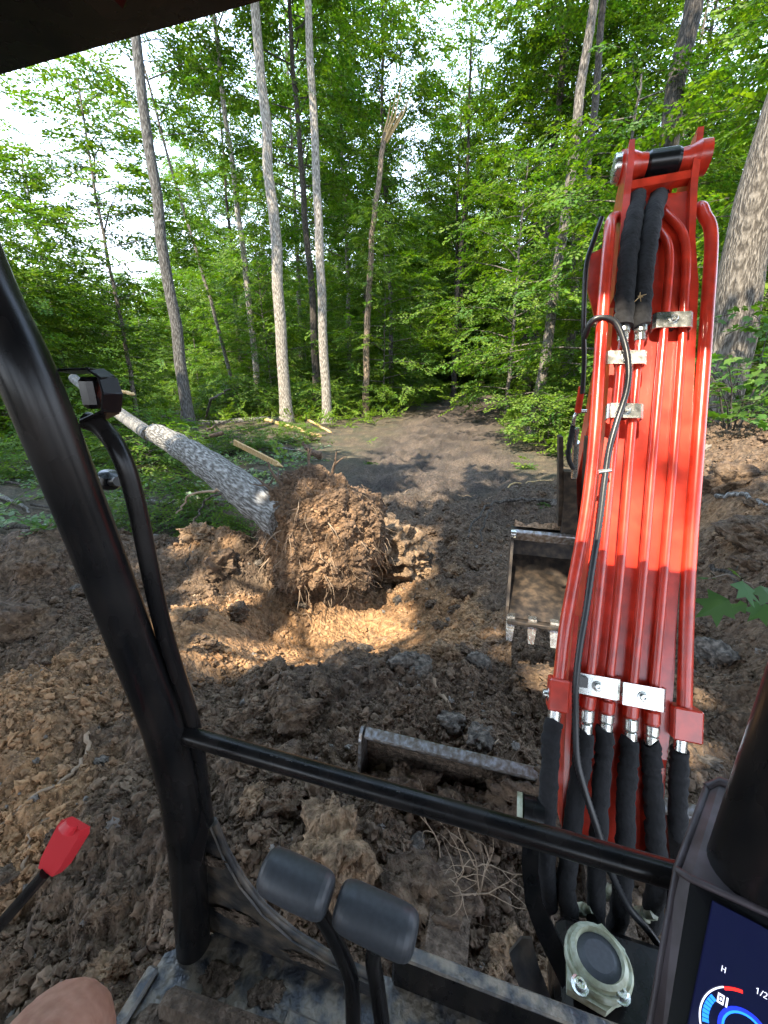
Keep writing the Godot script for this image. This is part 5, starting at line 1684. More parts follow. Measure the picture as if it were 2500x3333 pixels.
		ring_nut(h, q[1], q[1].lerp(q[2], 0.5), 0.0205)
		ring_nut(h, q[1].lerp(q[2], 0.5), q[2], 0.018, 14)
		piece(h, "coupling", M.zinc, B)
		h = heap()
		sleeve(h, q[3], q[4], 0.22, int(q[4] * 1e5))
		piece(h, "hose", M.sleeve, B)
	# the two outer pipes end in blocks
	h = heap()
	h.box(Transform3D(cb, Vector3(0.483, 1.073, -0.947)), Vector3(0.052, 0.085, 0.055), 0.004)
	var b1 := piece(h, "pipe_block", M.red_paint, B)
	h = heap()
	bolt(h, Vector3(0.458, 1.071, -0.946), -RIGHT, 0.012, 0.016)
	piece(h, "bolt", M.zinc, b1)
	h = heap()
	h.box(Transform3D(cb, Vector3(0.827, 1.004, -0.915)), Vector3(0.07, 0.085, 0.06), 0.004)
	var b2 := piece(h, "pipe_block", M.red_paint, B)
	h = heap()
	bolt(h, Vector3(0.854, 0.991, -0.909), RIGHT, 0.013, 0.018)
	piece(h, "bolt", M.zinc, b2)
	for q in [[Vector3(0.473, 1.039, -0.932), Vector3(0.467, 1.002, -0.914), [Vector3(0.468, 1.008, -0.917), Vector3(0.456, 0.939, -0.886), Vector3(0.443, 0.832, -0.837), Vector3(0.432, 0.718, -0.784), Vector3(0.439, 0.564, -0.736)], 0.0235], [Vector3(0.816, 0.969, -0.9), Vector3(0.808, 0.933, -0.883), [Vector3(0.808, 0.939, -0.886), Vector3(0.799, 0.874, -0.856), Vector3(0.787, 0.79, -0.817), Vector3(0.777, 0.698, -0.774), Vector3(0.768, 0.574, -0.741)], 0.0225]]:
		h = heap()
		ring_nut(h, q[0], q[1], 0.017, 8)
		piece(h, "coupling", M.zinc, B)
		h = heap()
		sleeve(h, q[2], q[3], 0.2, int(q[3] * 2e5))
		piece(h, "hose", M.sleeve, B)
	# upper pair of hoses
	for q in [[Vector3(0.732, 2.016, -1.369), Vector3(0.737, 2.068, -1.389), [Vector3(0.735, 2.061, -1.384), Vector3(0.742, 2.15, -1.418), Vector3(0.756, 2.261, -1.46), Vector3(0.787, 2.38, -1.526), Vector3(0.835, 2.481, -1.619), Vector3(0.896, 2.547, -1.726)]], [Vector3(0.784, 2.016, -1.369), Vector3(0.789, 2.068, -1.389), [Vector3(0.788, 2.061, -1.384), Vector3(0.795, 2.15, -1.418), Vector3(0.808, 2.259, -1.455), Vector3(0.84, 2.376, -1.514), Vector3(0.895, 2.466, -1.602), Vector3(0.963, 2.526, -1.718)]]]:
		h = heap()
		ring_nut(h, q[0], q[0].lerp(q[1], 0.45), 0.0165)
		ring_nut(h, q[0].lerp(q[1], 0.45), q[1], 0.019, 12)
		piece(h, "coupling", M.zinc, B)
		h = heap()
		sleeve(h, q[2], 0.027, 0.14, int((q[0] as Vector3).x * 1000))
		piece(h, "hose", M.sleeve, B)
	h = heap()
	for k in 7:   # a shred of straw caught between the hoses
		var p := Vector3(0.773, 2.145, -1.39)
		h.tube([p, p + Vector3(rng.randf_range(-0.02, 0.03), rng.randf_range(-0.02, 0.02), 0.004)], [0.002, 0.0008], 4)
	piece(h, "straw_shred", M.split_wood, B)
	# cable in a ribbed conduit
	var path := smooth([Vector3(0.63, 2.03, -1.409), Vector3(0.633, 2.071, -1.385), Vector3(0.66, 2.084, -1.375), Vector3(0.698, 2.067, -1.362), Vector3(0.719, 2.004, -1.33), Vector3(0.722, 1.931, -1.293), Vector3(0.71, 1.866, -1.265), Vector3(0.678, 1.789, -1.231), Vector3(0.651, 1.713, -1.198), Vector3(0.632, 1.626, -1.16), Vector3(0.611, 1.516, -1.112), Vector3(0.585, 1.409, -1.064), Vector3(0.559, 1.293, -1.012), Vector3(0.536, 1.203, -0.971), Vector3(0.52, 1.114, -0.931), Vector3(0.516, 1.024, -0.895), Vector3(0.513, 0.943, -0.852), Vector3(0.527, 0.875, -0.815), Vector3(0.55, 0.8, -0.774), Vector3(0.576, 0.713, -0.732), Vector3(0.619, 0.629, -0.705), Vector3(0.667, 0.578, -0.68), Vector3(0.701, 0.54, -0.65)], 16)
	var rad := []
	for k in path.size():
		rad.push_back(0.0098 if k % 2 else 0.0082)
	h = heap()
	h.tube(path, rad, 12)
	piece(h, "conduit", M.conduit, B)
	h = heap()
	h.tube([Vector3(0.615, 1.651, -1.171), Vector3(0.65, 1.657, -1.168)], 0.007, 8)
	piece(h, "conduit_tie", M.zinc, B)
	# head of the boom: two ears, a stay and the pin
	h = heap()
	loft(h, [Vector3(0.807, 2.65, -1.649), Vector3(0.799, 2.583, -1.621), Vector3(0.779, 2.472, -1.574), Vector3(0.751, 2.322, -1.501), Vector3(0.729, 2.154, -1.44)], RIGHT, away, [0.016, 0.02, 0.021, 0.021, 0.018], [0.05, 0.13, 0.2, 0.2, 0.06])
	piece(h, "ear", M.red_paint, B)
	h = heap()
	loft(h, [Vector3(1.034, 2.692, -1.667), Vector3(1.02, 2.621, -1.637), Vector3(0.998, 2.509, -1.59), Vector3(0.976, 2.38, -1.526), Vector3(0.961, 2.265, -1.477), Vector3(0.943, 2.084, -1.411)], RIGHT, away, [0.018, 0.02, 0.02, 0.019, 0.017, 0.012], [0.05, 0.13, 0.2, 0.2, 0.14, 0.05])
	piece(h, "ear", M.red_paint, B)
	h = heap()
	loft(h, [Vector3(0.791, 2.506, -1.599), Vector3(1.007, 2.545, -1.615)], axis, away, [0.03, 0.03], [0.03, 0.03])
	piece(h, "stay", M.red_paint, B)
	var pc := Vector3(0.939, 2.603, -1.689)
	var pt := Transform3D(along(Vector3.ZERO, RIGHT, away), pc)
	h = heap()
	h.lathe(pt, [Vector2(0, -0.05), Vector2(0.034, -0.05), Vector2(0.04, -0.04), Vector2(0.041, 0.04), Vector2(0.034, 0.052), Vector2(0, 0.052)], 24)
	piece(h, "pin_bush", M.bezel, B)
	for s in [-1.0, 1.0]:
		h = heap()
		h.lathe(pt, [Vector2(0, s * 0.04), Vector2(0.034, s * 0.042), Vector2(0.037, s * 0.07), Vector2(0.044, s * 0.088), Vector2(0.05, s * 0.1), Vector2(0.05, s * 0.13), Vector2(0, s * 0.13)], 24)
		piece(h, "pin_collar", M.red_paint, B)
	h = heap()
	h.lathe(pt, [Vector2(0, -0.15), Vector2(0.04, -0.15), Vector2(0.044, -0.145), Vector2(0.044, -0.125), Vector2(0, -0.125)], 20)
	piece(h, "pin_washer", M.zinc, B)


func arm_and_bucket(E: Node3D) -> void:
	var h := heap()
	var top := Vector3(0.969, 2.617, -1.736)
	var pin := Vector3(1.197, 1.095, -2.42)
	var away := AHEAD
	loft(h, [top - Vector3(0, 0.02, 0), top.lerp(pin, 0.25), top.lerp(pin, 0.6), pin], RIGHT, away, [0.09, 0.13, 0.12, 0.11], [0.1, 0.2, 0.16, 0.1])
	var A := piece(h, "arm", M.red_paint, E)
	h = heap()
	plate(h, [Vector3(0.808, 2.375, -1.849), Vector3(0.862, 2.4, -1.835), Vector3(0.876, 2.131, -1.771), Vector3(0.842, 2.132, -1.782), Vector3(0.805, 2.253, -1.821)], -AHEAD, 0.02)
	piece(h, "cylinder_bracket", M.red_paint, A)
	h = heap()
	h.tube(smooth([Vector3(0.851, 2.51, -1.891), Vector3(0.819, 2.424, -1.864), Vector3(0.794, 2.323, -1.842), Vector3(0.809, 2.121, -1.831), Vector3(0.84, 1.981, -1.85), Vector3(0.861, 1.849, -1.871)], 6), 0.0095, 12)
	piece(h, "hose", M.conduit, A)
	h = heap()
	h.tube([Vector3(0.859, 1.878, -1.88), Vector3(0.869, 1.769, -1.909)], 0.014, 12)
	piece(h, "pipe", M.red_paint, A)
	h = heap()
	h.tube([Vector3(0.901, 1.85, -1.851), Vector3(0.947, 1.665, -1.918)], 0.015, 12)
	piece(h, "pipe", M.red_paint, A)
	h = heap()
	h.tube(smooth([Vector3(0.906, 1.773, -1.9), Vector3(0.878, 1.768, -1.919), Vector3(0.864, 1.747, -1.923), Vector3(0.867, 1.705, -1.931)], 5), 0.0085, 10)
	h.tube([Vector3(0.889, 1.693, -1.948), Vector3(0.901, 1.615, -1.965)], [0.016, 0.013], 8)
	piece(h, "coupling", M.zinc, A)
	h = heap()
	h.tube(smooth([Vector3(0.867, 1.709, -1.932), Vector3(0.872, 1.617, -1.955), Vector3(0.89, 1.546, -1.985), Vector3(0.935, 1.489, -2.02)], 6), 0.011, 12)
	piece(h, "hose", M.sleeve, A)
	# cylinder and links down to the bucket
	h = heap()
	h.tube([Vector3(0.916, 1.623, -1.989), Vector3(0.985, 1.427, -2.105)], 0.016, 14)
	piece(h, "cylinder_rod", M.zinc, A)
	for s in [-1.0, 1.0]:
		h = heap()
		loft(h, [Vector3(0.946, 1.635, -2.066) + RIGHT * s * 0.065, Vector3(1.054, 1.321, -2.229) + RIGHT * s * 0.065, Vector3(1.135, 1.058, -2.356) + RIGHT * s * 0.065], RIGHT, AHEAD, [0.02, 0.024, 0.03], [0.1, 0.12, 0.1])
		piece(h, "link", M.bucket_steel, A)
	h = heap()
	loft(h, [Vector3(0.989, 1.44, -2.162), Vector3(1.056, 1.246, -2.258), Vector3(1.124, 1.004, -2.339)], RIGHT, AHEAD, [0.06, 0.07, 0.1], [0.08, 0.08, 0.08])
	piece(h, "link", M.bucket_steel, A)

	# bucket: outline of its side in (ahead, up)
	var side := [Vector2(2.57, 1.0), Vector2(2.69, 1.0), Vector2(2.79, 0.95), Vector2(2.83, 0.86), Vector2(2.79, 0.76), Vector2(2.66, 0.69), Vector2(2.45, 0.635), Vector2(2.22, 0.59)]
	var u0 := 0.09
	var u1 := 0.71
	h = heap()
	for k in side.size() - 1:
		var p: Vector2 = side[k]
		var q: Vector2 = side[k + 1]
		var o := (q - p).orthogonal().normalized() * 0.014
		var on := AHEAD * o.x + Vector3.UP * o.y
		h.quad(mp(u0, p.y, p.x), mp(u1, p.y, p.x), mp(u1, q.y, q.x), mp(u0, q.y, q.x), -on)
		h.quad(mp(u0, p.y, p.x) + on, mp(u1, p.y, p.x) + on, mp(u1, q.y, q.x) + on, mp(u0, q.y, q.x) + on, on)
	h.box(Transform3D(Basis(RIGHT, Vector3.UP, -AHEAD) * Basis(Vector3.RIGHT, -0.2), mp(0.4, 0.592, 2.2)), Vector3(0.63, 0.022, 0.07), 0.004)
	var K := piece(h, "bucket", M.bucket_steel, E)
	var poly := PackedVector2Array()
	for p in side:
		poly.push_back(p)
	poly.push_back(Vector2(2.24, 0.66))
	poly.push_back(Vector2(2.49, 0.96))
	for u in [u0 - 0.008, u1 + 0.008]:
		h = heap()
		h.slab(Transform3D(Basis(AHEAD, Vector3.UP, AHEAD.cross(Vector3.UP)), mp(u, 0, 0)), poly, 0.016)
		piece(h, "side_plate", M.bucket_steel, K)
	h = heap()
	h.box(Transform3D(Basis(RIGHT, Vector3.UP, -AHEAD) * Basis(Vector3.RIGHT, 0.55), mp(0.4, 0.995, 2.54)), Vector3(0.64, 0.075, 0.03), 0.005)
	piece(h, "top_bar", M.worn_steel, K)
	h = heap()
	h.tube([mp(u0 - 0.02, 1.0, 2.53), mp(u0 + 0.01, 1.0, 2.53)], 0.03, 14)
	piece(h, "side_cutter", M.zinc, K)
	for k in 6:
		h = heap()
		var c := mp(0.105 + 0.118 * k, 0.595, 2.2)
		var d := (-AHEAD * 0.55 + Vector3.DOWN).normalized()
		loft(h, [c - d * 0.02, c + d * 0.045, c + d * 0.115], RIGHT, AHEAD, [0.045, 0.044, 0.032], [0.04, 0.036, 0.012])
		piece(h, "tooth", M.zinc if k < 3 else M.worn_steel, K)
	# soil caked inside
	h = heap()
	var grid := []
	for i in 15:
		var row := []
		var f := i / 14.0 * (side.size() - 2.0) + 0.5
		var k := mini(int(f), side.size() - 2)
		var p: Vector2 = (side[k] as Vector2).lerp(side[k + 1], f - k)
		var o: Vector2 = -((side[k + 1] as Vector2) - (side[k] as Vector2)).orthogonal().normalized()
		for j in 19:
			var u := lerpf(u0 + 0.004, u1 - 0.004, j / 18.0)
			var thick := 0.016 + 0.05 * maxf(0.0, lumps.get_noise_2d(i * 0.35, j * 0.35) + 0.3) * (1.0 if i > 0 and i < 14 else 0.1)
			row.push_back(mp(u, p.y + o.y * thick, p.x + o.x * thick))
		grid.push_back(row)
	for i in 14:
		for j in 18:
			h.quad(grid[i][j], grid[i + 1][j], grid[i + 1][j + 1], grid[i][j + 1], -AHEAD + Vector3.UP * 0.3)
	piece(h, "caked_soil", M.dried_mud, K)


func swing_and_blade(E: Node3D) -> void:
	var mb := Basis(RIGHT, Vector3.UP, -AHEAD)
	# swing post
	var h := heap()
	h.box(Transform3D(mb, mp(0.37, 0.51, 0.7)), Vector3(0.3, 0.22, 0.2), 0.02)
	var S := piece(h, "swing_post", M.black_paint, E)
	h = heap()
	plate(h, [Vector3(0.378, 0.807, -0.83), Vector3(0.421, 0.813, -0.832), Vector3(0.402, 0.685, -0.749), Vector3(0.402, 0.646, -0.706), Vector3(0.428, 0.611, -0.663), Vector3(0.468, 0.561, -0.595), Vector3(0.494, 0.527, -0.553), Vector3(0.459, 0.513, -0.559), Vector3(0.43, 0.53, -0.617), Vector3(0.384, 0.592, -0.678), Vector3(0.366, 0.628, -0.721), Vector3(0.367, 0.686, -0.771)], Vector3(-0.3, 0.75, 0.6), 0.03)
	piece(h, "cheek_plate", M.black_paint, S)
	h = heap()
	plate(h, [Vector3(0.763, 0.783, -0.822), Vector3(0.813, 0.783, -0.822), Vector3(0.809, 0.662, -0.742), Vector3(0.741, 0.535, -0.639), Vector3(0.657, 0.547, -0.601), Vector3(0.727, 0.641, -0.704)], Vector3(-0.3, 0.75, 0.6), 0.03)
	piece(h, "cheek_plate", M.black_paint, S)
	h = heap()
	h.tube([Vector3(0.374, 0.783, -0.833), Vector3(0.423, 0.778, -0.821)], 0.046, 22)
	piece(h, "pin_boss", M.black_paint, S)
	h = heap()
	h.tube([Vector3(0.364, 0.782, -0.837), Vector3(0.377, 0.783, -0.833)], 0.043, 22)
	piece(h, "washer", M.pale_plate, S)
	h = heap()
	plate(h, [Vector3(0.317, 0.518, -0.665), Vector3(0.353, 0.541, -0.683), Vector3(0.376, 0.551, -0.676), Vector3(0.375, 0.551, -0.623), Vector3(0.397, 0.513, -0.569), Vector3(0.354, 0.481, -0.559), Vector3(0.324, 0.509, -0.61)], Vector3(-0.2, 0.8, 0.5), 0.06)
	piece(h, "bracket_lug", M.muddy_black, S)
	h = heap()
	var c := Vector3(0.482, 0.655, -0.587)
	plate(h, [Vector3(0.432, 0.65, -0.635), Vector3(0.526, 0.65, -0.657), Vector3(0.556, 0.65, -0.609), Vector3(0.532, 0.65, -0.541), Vector3(0.463, 0.65, -0.51), Vector3(0.396, 0.65, -0.544)], Vector3.UP, 0.02)
	var cover := piece(h, "swing_pin_cover", M.pale_plate, S)
	h = heap()
	h.lathe(Transform3D(Basis(), c), [Vector2(0.07, -0.01), Vector2(0.07, 0.004), Vector2(0.066, 0.01), Vector2(0.06, 0.008), Vector2(0.058, 0.018), Vector2(0.05, 0.024), Vector2(0.046, 0.016), Vector2(0.044, 0.004)], 30)
	piece(h, "ring", M.pale_plate, cover)
	h = heap()
	h.lathe(Transform3D(Basis(), c), [Vector2(0.046, 0.0), Vector2(0.046, 0.012), Vector2(0.03, 0.018), Vector2(0, 0.019)], 26)
	piece(h, "pin_head", M.grip_rubber, cover)
	for q in [Vector3(0.421, 0.66, -0.544), Vector3(0.502, 0.66, -0.53)]:
		h = heap()
		bolt(h, q, Vector3.UP, 0.012, 0.012)
		piece(h, "bolt", M.zinc, cover)
	for q in [[Vector3(0.611, 0.586, -0.76), 0.02], [Vector3(0.695, 0.551, -0.728), 0.018], [Vector3(0.535, 0.563, -0.732), 0.016]]:   # brass and plated ends between the hoses
		h = heap()
		h.lathe(Transform3D(along(Vector3.ZERO, Vector3(0.3, 0.8, 0.4), RIGHT), q[0]), [Vector2(0, -0.03), Vector2(q[1], -0.03), Vector2(q[1], 0.0), Vector2(q[1] * 0.7, 0.004), Vector2(q[1] * 0.7, 0.03), Vector2(0, 0.03)], 6)
		piece(h, "coupling", M.pale_plate, S)
	h = heap()
	h.box(Transform3D(mb, mp(0.3, 0.72, 0.43)), Vector3(0.2, 0.16, 0.1), 0.02)
	piece(h, "front_guard", M.black_paint, S)

	# dozer blade
	h = heap()
	var back := [Vector2(1.445, 0.345), Vector2(1.475, 0.25), Vector2(1.48, 0.14), Vector2(1.45, 0.03), Vector2(1.41, -0.06)]
	for k in back.size() - 1:
		for j in 16:
			var a0 := lerpf(-0.52, 0.95, j / 16.0)
			var a1 := lerpf(-0.52, 0.95, (j + 1) / 16.0)
			var p: Vector2 = back[k]
			var q: Vector2 = back[k + 1]
			h.quad(mp(a0, p.y, p.x), mp(a1, p.y, p.x), mp(a1, q.y, q.x), mp(a0, q.y, q.x), -AHEAD)
			h.quad(mp(a0, p.y, p.x + 0.02), mp(a1, p.y, p.x + 0.02), mp(a1, q.y, q.x + 0.02), mp(a0, q.y, q.x + 0.02), AHEAD)
	var D := piece(h, "dozer_blade", M.brown_mud, E)
	h = heap()
	h.box(Transform3D(mb * Basis(Vector3.RIGHT, 0.5), mp(0.205, 0.352, 1.432)), Vector3(1.44, 0.032, 0.05), 0.006)
	piece(h, "top_edge", M.worn_steel, D)
	h = heap()
	var pl := PackedVector2Array()
	for p in [[1.37, 0.0], [1.385, 0.2], [1.40, 0.33], [1.415, 0.36], [1.44, 0.376], [1.465, 0.365], [1.5, 0.3], [1.51, 0.0]]:
		pl.push_back(Vector2(p[0], p[1]))
	h.slab(Transform3D(Basis(AHEAD, Vector3.UP, AHEAD.cross(Vector3.UP)), mp(-0.53, 0, 0)), pl, 0.014)
	piece(h, "end_plate", M.worn_steel, D)
	for u in [-0.05, 0.5]:
		h = heap()
		loft(h, [mp(u, 0.24, 0.45), mp(u, 0.12, 0.8), mp(u, 0.08, 1.44)], RIGHT, Vector3.DOWN, [0.14, 0.14, 0.14], [0.1, 0.1, 0.1])
		piece(h, "blade_arm", M.brown_mud, D)
	for q in [[-0.3, 0.13, 1.38, 0.16], [-0.05, 0.1, 1.36, 0.17], [0.2, 0.24, 1.4, 0.13], [0.3, 0.33, 1.43, 0.08], [0.1, 0.14, 1.36, 0.15], [-0.45, 0.09, 1.38, 0.1]]:
		var o := put(lump(960 + int(q[0] * 100), 12, 0.5, Vector3(1, 0.7, 0.5), 0.15, Color(0.19, 0.13, 0.085), Color(0.13, 0.09, 0.06)), "heaped_soil", M.clod, D)
		o.position = mp(q[0], q[1], q[2])
		o.basis = mb.scaled(Vector3.ONE * q[3])



func monitor(E: Node3D) -> void:
	var h := heap()
	# shell: top, flank and the back edge round the foot of the post
	var bl := Vector3(0.428, 1.386, -0.414)
	var bm := Vector3(0.446, 1.393, -0.417)
	var br := Vector3(0.529, 1.432, -0.335)
	var fl := Vector3(0.325, 1.383, -0.319)
	var fm := Vector3(0.329, 1.391, -0.306)
	var fr := Vector3(0.425, 1.405, -0.242)
	var ll := Vector3(0.258, 1.234, -0.225)
	var lm := Vector3(0.261, 1.266, -0.214)
	var lb := Vector3(0.395, 1.081, -0.35)
	var rr := Vector3(0.369, 1.311, -0.16)
	var deep := Vector3(0.516, 0.957, -0.332)
	h.quad(bm, br, fr, fm, Vector3(-0.2, 1, 0.2))
	h.quad(bl, bm, fm, fl, Vector3(-0.7, 0.7, 0.2))
	h.quad(bl, fl, ll, lb, Vector3(-1, 0.1, 0.1))
	h.quad(fl, fm, lm, ll, Vector3(-0.7, 0.2, 0.7))
	h.quad(bl, bm, deep, lb, Vector3(0, 0, -1))
	h.quad(bm, br, deep, deep + Vector3(0, 0.001, 0), Vector3(0, 0, -1))
	var P := piece(h, "monitor_console", M.console_plastic, E)
	h = heap()
	h.tube([fl, fm, fr], 0.004, 10)
	h.tube([bl, fl, ll], 0.004, 10)
	h.tube([bl, bm, br], 0.006, 10)
	piece(h, "console_edge", M.console_plastic, P)
	# the glass and what it shows
	var tl := Vector3(0.337, 1.392, -0.285)
	var tr := Vector3(0.376, 1.391, -0.261)
	var lo := Vector3(0.29, 1.316, -0.23)
	var ex := (tr - tl) / 129.0
	var ey := (lo - tl) / 275.0
	var n := ex.cross(ey).normalized()
	if n.dot(EYE - tl) < 0:
		n = -n
	h = heap()
	h.quad(fm, fr, rr, lm, n)
	var bz := piece(h, "monitor_bezel", M.bezel, P)
	h = heap()
	h.quad(tl + n * 0.002, tl + ex * 320 + n * 0.002, tl + ex * 320 + ey * 420 + n * 0.002, tl + ey * 420 + n * 0.002, n)
	h.quad(tl - n * 0.003, tl + ex * 320 - n * 0.003, tl + ex * 320 + ey * 420 - n * 0.003, tl + ey * 420 - n * 0.003, -n)
	piece(h, "screen", M.screen_dark, P)
	var g := func(x: float, y: float) -> Vector3:   # grid units right and down from the corner of the glass
		return tl + ex * x + ey * y + n * 0.003
	var c := Vector2(106, 228)
	var arc := func(hh: Heap, r: float, a0: float, a1: float, w: float) -> void:
		var steps := 22
		for k in steps:
			var q := []
			for e in [[k, -w], [k + 1, -w], [k + 1, w], [k, w]]:
				var a := lerpf(a0, a1, float(e[0]) / steps)
				q.push_back(g.call(c.x + cos(a) * (r + e[1]), c.y + sin(a) * (r + e[1]) * 0.9))
			hh.quad(q[0], q[1], q[2], q[3], n)
	h = heap()
	arc.call(h, 88.0, -2.2, -1.75, 3.5)
	piece(h, "gauge_red_band", M.glow_red, P)
	h = heap()
	arc.call(h, 91.0, -3.7, -2.2, 1.8)
	piece(h, "gauge_rim", M.glow_white, P)
	for k in 7:
		h = heap()
		arc.call(h, 79.0, -2.72 - 0.12 * k, -2.62 - 0.12 * k, 7.0)
		piece(h, "gauge_segment", M.glow_blue, P)
	h = heap()
	arc.call(h, 43.0, -3.9, 0.7, 2.6)
	piece(h, "gauge_ring", M.glow_blue, P)
	h = heap()
	arc.call(h, 50.0, -3.9, 0.7, 4.0)
	piece(h, "gauge_ring", M.glow_deep, P)
	h = heap()
	for q in [[44, 178, 58, 182], [44, 194, 58, 198], [44, 182, 47, 194], [55, 182, 58, 194], [62, 178, 66, 198], [49, 185, 53, 191]]:
		h.quad(g.call(q[0], q[1]), g.call(q[2], q[1]), g.call(q[2], q[3]), g.call(q[0], q[3]), n)
	piece(h, "gauge_icon", M.glow_white, P)
	var font := SystemFont.new()
	font.font_names = PackedStringArray(["Droid Sans"])
	for q in [["H", 46.0, 128.0, 17.0], ["1/2", 126.0, 132.0, 17.0], ["N", 122.0, 222.0, 24.0]]:
		var tm := TextMesh.new()
		tm.text = q[0]
		tm.font = font
		tm.font_size = 32
		tm.pixel_size = 0.03
		tm.depth = 0.0
		var o := put(tm, "gauge_text", M.glow_white, P)
		var s: float = q[3] * ey.length()
		var t := Transform3D(Basis(ex.normalized() * s, -ey.normalized() * s, n * s), g.call(q[1], q[2]))
		o.transform = t


# ---------- the operator's legs ----------
func person() -> void:
	var t := thing("person", mp(-0.12, 0.75, -0.2), "seated person whose bare knee shows beside the cab floor", "person")
	# joints: hip, knee, ankle, toe for each leg, and the pelvis; each with its radius
	var kl := Vector3(-0.425, 1.103, -0.305)
	var bones := []
	var hip_l := mp(-0.22, 1.12, -0.36)
	var hip_r := mp(-0.02, 1.12, -0.36)
	var kr := mp(0.1, 1.13, 0.08)
	bones.push_back([mp(-0.12, 1.16, -0.4), mp(-0.12, 1.4, -0.46), 0.135, 0.14])
	bones.push_back([hip_l, hip_r, 0.11, 0.11])
	for q in [[hip_l, kl, -0.5], [hip_r, kr, 0.12]]:
		var knee: Vector3 = q[1]
		var ankle := Vector3(knee.x - 0.01, 0.86, knee.z + 0.1)
		bones.push_back([q[0], knee - (knee - q[0]).normalized() * 0.05, 0.1, 0.058])
		bones.push_back([knee - (knee - q[0]).normalized() * 0.05, knee - Vector3(0, 0.035, 0), 0.058, 0.052])
		bones.push_back([knee - Vector3(0, 0.03, 0), (knee * 0.65 + ankle * 0.35), 0.05, 0.054])
		bones.push_back([knee * 0.65 + ankle * 0.35, ankle, 0.054, 0.036])
	var cell := 0.016
	var lo := Vector3(1e9, 1e9, 1e9)
	var hi := -lo
	for b in bones:
		for e in 2:
			lo = lo.min(b[e] - Vector3.ONE * 0.19)
			hi = hi.max(b[e] + Vector3.ONE * 0.19)
	var dim := Vector3i((hi - lo) / cell) + Vector3i.ONE
	var field := PackedFloat32Array()
	field.resize(dim.x * dim.y * dim.z)
	field.fill(1.0)
	for b in bones:
		var a: Vector3 = b[0]
		var d: Vector3 = b[1] - b[0]
		var dd := d.length_squared()
		var r: float = maxf(b[2], b[3]) + 0.07
		var q0 := Vector3i((a.min(b[1]) - Vector3.ONE * r - lo) / cell).clamp(Vector3i.ZERO, dim - Vector3i.ONE)
		var q1 := Vector3i((a.max(b[1]) + Vector3.ONE * r - lo) / cell).clamp(Vector3i.ZERO, dim - Vector3i.ONE)
		for x in range(q0.x, q1.x + 1):
			for y in range(q0.y, q1.y + 1):
				for z in range(q0.z, q1.z + 1):
					var p := lo + Vector3(x, y, z) * cell
					var s := clampf((p - a).dot(d) / dd, 0.0, 1.0)
					var e := (p - a - d * s).length() - lerpf(b[2], b[3], s)
					var k := (x * dim.y + y) * dim.z + z
					var f := field[k]
					var w := clampf(0.5 + 0.5 * (f - e) / 0.05, 0.0, 1.0)
					field[k] = lerpf(f, e, w) - 0.05 * w * (1.0 - w)
	# one vertex in each cell that the surface crosses, one quad round each crossed edge
	var at := {}
	var v := PackedVector3Array()
	var step := [dim.y * dim.z, dim.z, 1]
	for x in dim.x - 1:
		for y in dim.y - 1:
			for z in dim.z - 1:
				var k := (x * dim.y + y) * dim.z + z
				var inside := 0
				for q in 8:
					if field[k + (q & 1) * step[0] + (q >> 1 & 1) * step[1] + (q >> 2) * step[2]] < 0.0:
						inside += 1
				if inside == 0 or inside == 8:
					continue
				var sum := Vector3.ZERO
				var cnt := 0
				for q in 8:
					for ax in 3:
						if q >> ax & 1:
							continue
						var f0 := field[k + (q & 1) * step[0] + (q >> 1 & 1) * step[1] + (q >> 2) * step[2]]
						var q2 := q | (1 << ax)
						var f1 := field[k + (q2 & 1) * step[0] + (q2 >> 1 & 1) * step[1] + (q2 >> 2) * step[2]]
						if (f0 < 0.0) != (f1 < 0.0):
							var e := Vector3(q & 1, q >> 1 & 1, q >> 2)
							e[ax] += f0 / (f0 - f1)
							sum += e
							cnt += 1
				at[k] = v.size()
				v.push_back(lo + (Vector3(x, y, z) + sum / cnt) * cell)
	var idx := PackedInt32Array()
	for k in at:
		for ax in 3:
			var f0: float = field[k]
			var f1: float = field[k + step[ax]]
			if (f0 < 0.0) == (f1 < 0.0):
				continue
			var s1: int = step[(ax + 1) % 3]
			var s2: int = step[(ax + 2) % 3]
			if not (at.has(k - s1) and at.has(k - s2) and at.has(k - s1 - s2)):
				continue
			var q := [at[k], at[k - s1], at[k - s1 - s2], at[k - s2]]
			if f0 < 0.0:
				q.reverse()
			idx.append_array(PackedInt32Array([q[0], q[1], q[2], q[0], q[2], q[3]]))
	var n := PackedVector3Array()
	n.resize(v.size())
	var flip := 0.0
	for k in range(0, idx.size(), 3):
		var w := (v[idx[k + 2]] - v[idx[k]]).cross(v[idx[k + 1]] - v[idx[k]])
		for j in 3:
			n[idx[k + j]] += w
		flip += w.dot(v[idx[k]] - (hi + lo) / 2)
	if flip < 0.0:
		for k in range(0, idx.size(), 3):
			var w := idx[k + 1]
			idx[k + 1] = idx[k + 2]
			idx[k + 2] = w
		for k in n.size():
			n[k] = -n[k]
	for k in n.size():
		n[k] = n[k].normalized()
		v[k] -= t.position
	var ar := []
	ar.resize(Mesh.ARRAY_MAX)
	ar[Mesh.ARRAY_VERTEX] = v
	ar[Mesh.ARRAY_NORMAL] = n
	ar[Mesh.ARRAY_INDEX] = idx
	var m := ArrayMesh.new()
	m.add_surface_from_arrays(Mesh.PRIMITIVE_TRIANGLES, ar)
	put(m, "body", M.skin, t)
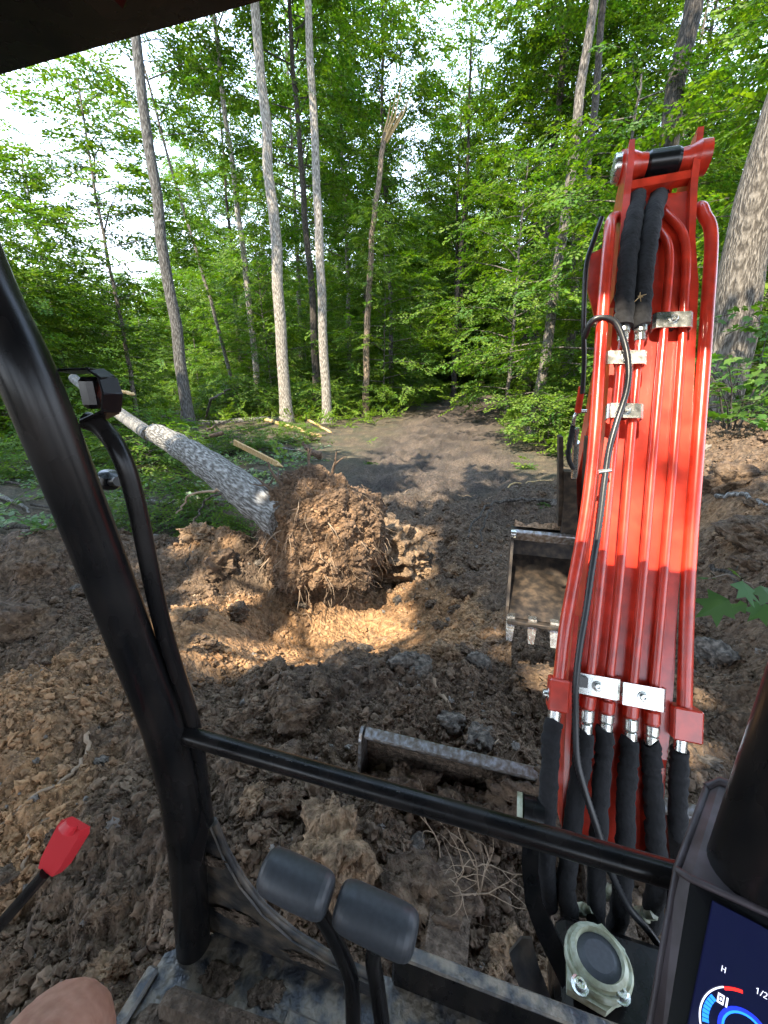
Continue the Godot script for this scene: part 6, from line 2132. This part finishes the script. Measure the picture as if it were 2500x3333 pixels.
	for q in [kl, kr]:
		var h := heap()
		var f := Vector3(q.x - 0.01, 0, q.z + 0.1)
		h.tube(smooth([f + Vector3(0, 0.9, 0), f + Vector3(0, 0.83, 0), f + Vector3(0, 0.79, 0) + AHEAD * 0.06, f + Vector3(0, 0.785, 0) + AHEAD * 0.13], 5), [0.052, 0.053, 0.053, 0.052, 0.05, 0.048, 0.046, 0.044, 0.042, 0.04, 0.039, 0.038, 0.037, 0.036, 0.034, 0.028], 14)
		piece(h, "boot", M.boot, t)
	var h := heap()
	for q in [[hip_l, kl], [hip_r, kr]]:
		h.tube([q[0] + Vector3(0, 0.03, 0), q[0].lerp(q[1], 0.45), q[0].lerp(q[1], 0.6)], [0.14, 0.115, 0.1], 18)
	h.tube([mp(-0.12, 1.06, -0.4), mp(-0.12, 1.32, -0.45)], [0.17, 0.17], 18)
	piece(h, "shorts", M.cloth, t)


func _ready() -> void:
	# camera
	var cam := Camera3D.new()
	cam.name = "camera"
	cam.position = EYE
	cam.rotation_degrees = Vector3(-17.5, 0, 0)
	cam.fov = 102.0
	cam.near = 0.02
	cam.far = 900.0
	add_child(cam)
	cam.current = true
	# sky and exposure
	var sky := ProceduralSkyMaterial.new()
	sky.sky_top_color = Color(0.66, 0.75, 0.88)
	sky.sky_horizon_color = Color(0.92, 0.94, 0.96)
	sky.sky_curve = 0.18
	sky.ground_bottom_color = Color(0.2, 0.18, 0.14)
	sky.ground_horizon_color = Color(0.5, 0.5, 0.48)
	sky.energy_multiplier = 2.0
	sky.sun_angle_max = 20.0
	var env := Environment.new()
	env.background_mode = Environment.BG_SKY
	env.sky = Sky.new()
	env.sky.sky_material = sky
	env.tonemap_mode = Environment.TONE_MAPPER_LINEAR
	env.tonemap_exposure = 3.8
	env.sdfgi_enabled = true
	env.ssao_enabled = true
	env.ssil_enabled = true
	var we := WorldEnvironment.new()
	we.name = "environment"
	we.environment = env
	add_child(we)
	# sun: high behind the seat, a little to the left
	var sun := DirectionalLight3D.new()
	sun.name = "sun"
	sun.light_energy = 1.5
	sun.light_color = Color(1.0, 0.95, 0.86)
	sun.light_angular_distance = 0.6
	sun.shadow_enabled = true
	add_child(sun)
	sun.look_at_from_position(SUN_TO * 50.0, Vector3.ZERO)

	rng.seed = 1
	wide.seed = 3
	wide.frequency = 0.42
	wide.fractal_octaves = 3
	lumps.seed = 4
	lumps.frequency = 1.5
	lumps.fractal_octaves = 3
	cells.seed = 5
	cells.frequency = 7.0
	cells.noise_type = FastNoiseLite.TYPE_CELLULAR
	cells.cellular_return_type = FastNoiseLite.RETURN_DISTANCE
	cells.fractal_type = FastNoiseLite.FRACTAL_FBM
	cells.fractal_octaves = 2
	fine.seed = 6
	fine.frequency = 9.0
	fine.fractal_octaves = 4
	grit.seed = 7
	grit.frequency = 38.0
	grit.fractal_octaves = 2
	materials()
	land()
	wood_land()
	shade_trees()
	excavator()
	person()
	timber()
	root_ball()
	clods()
	greens()
	crumbs()
	tell_apart()
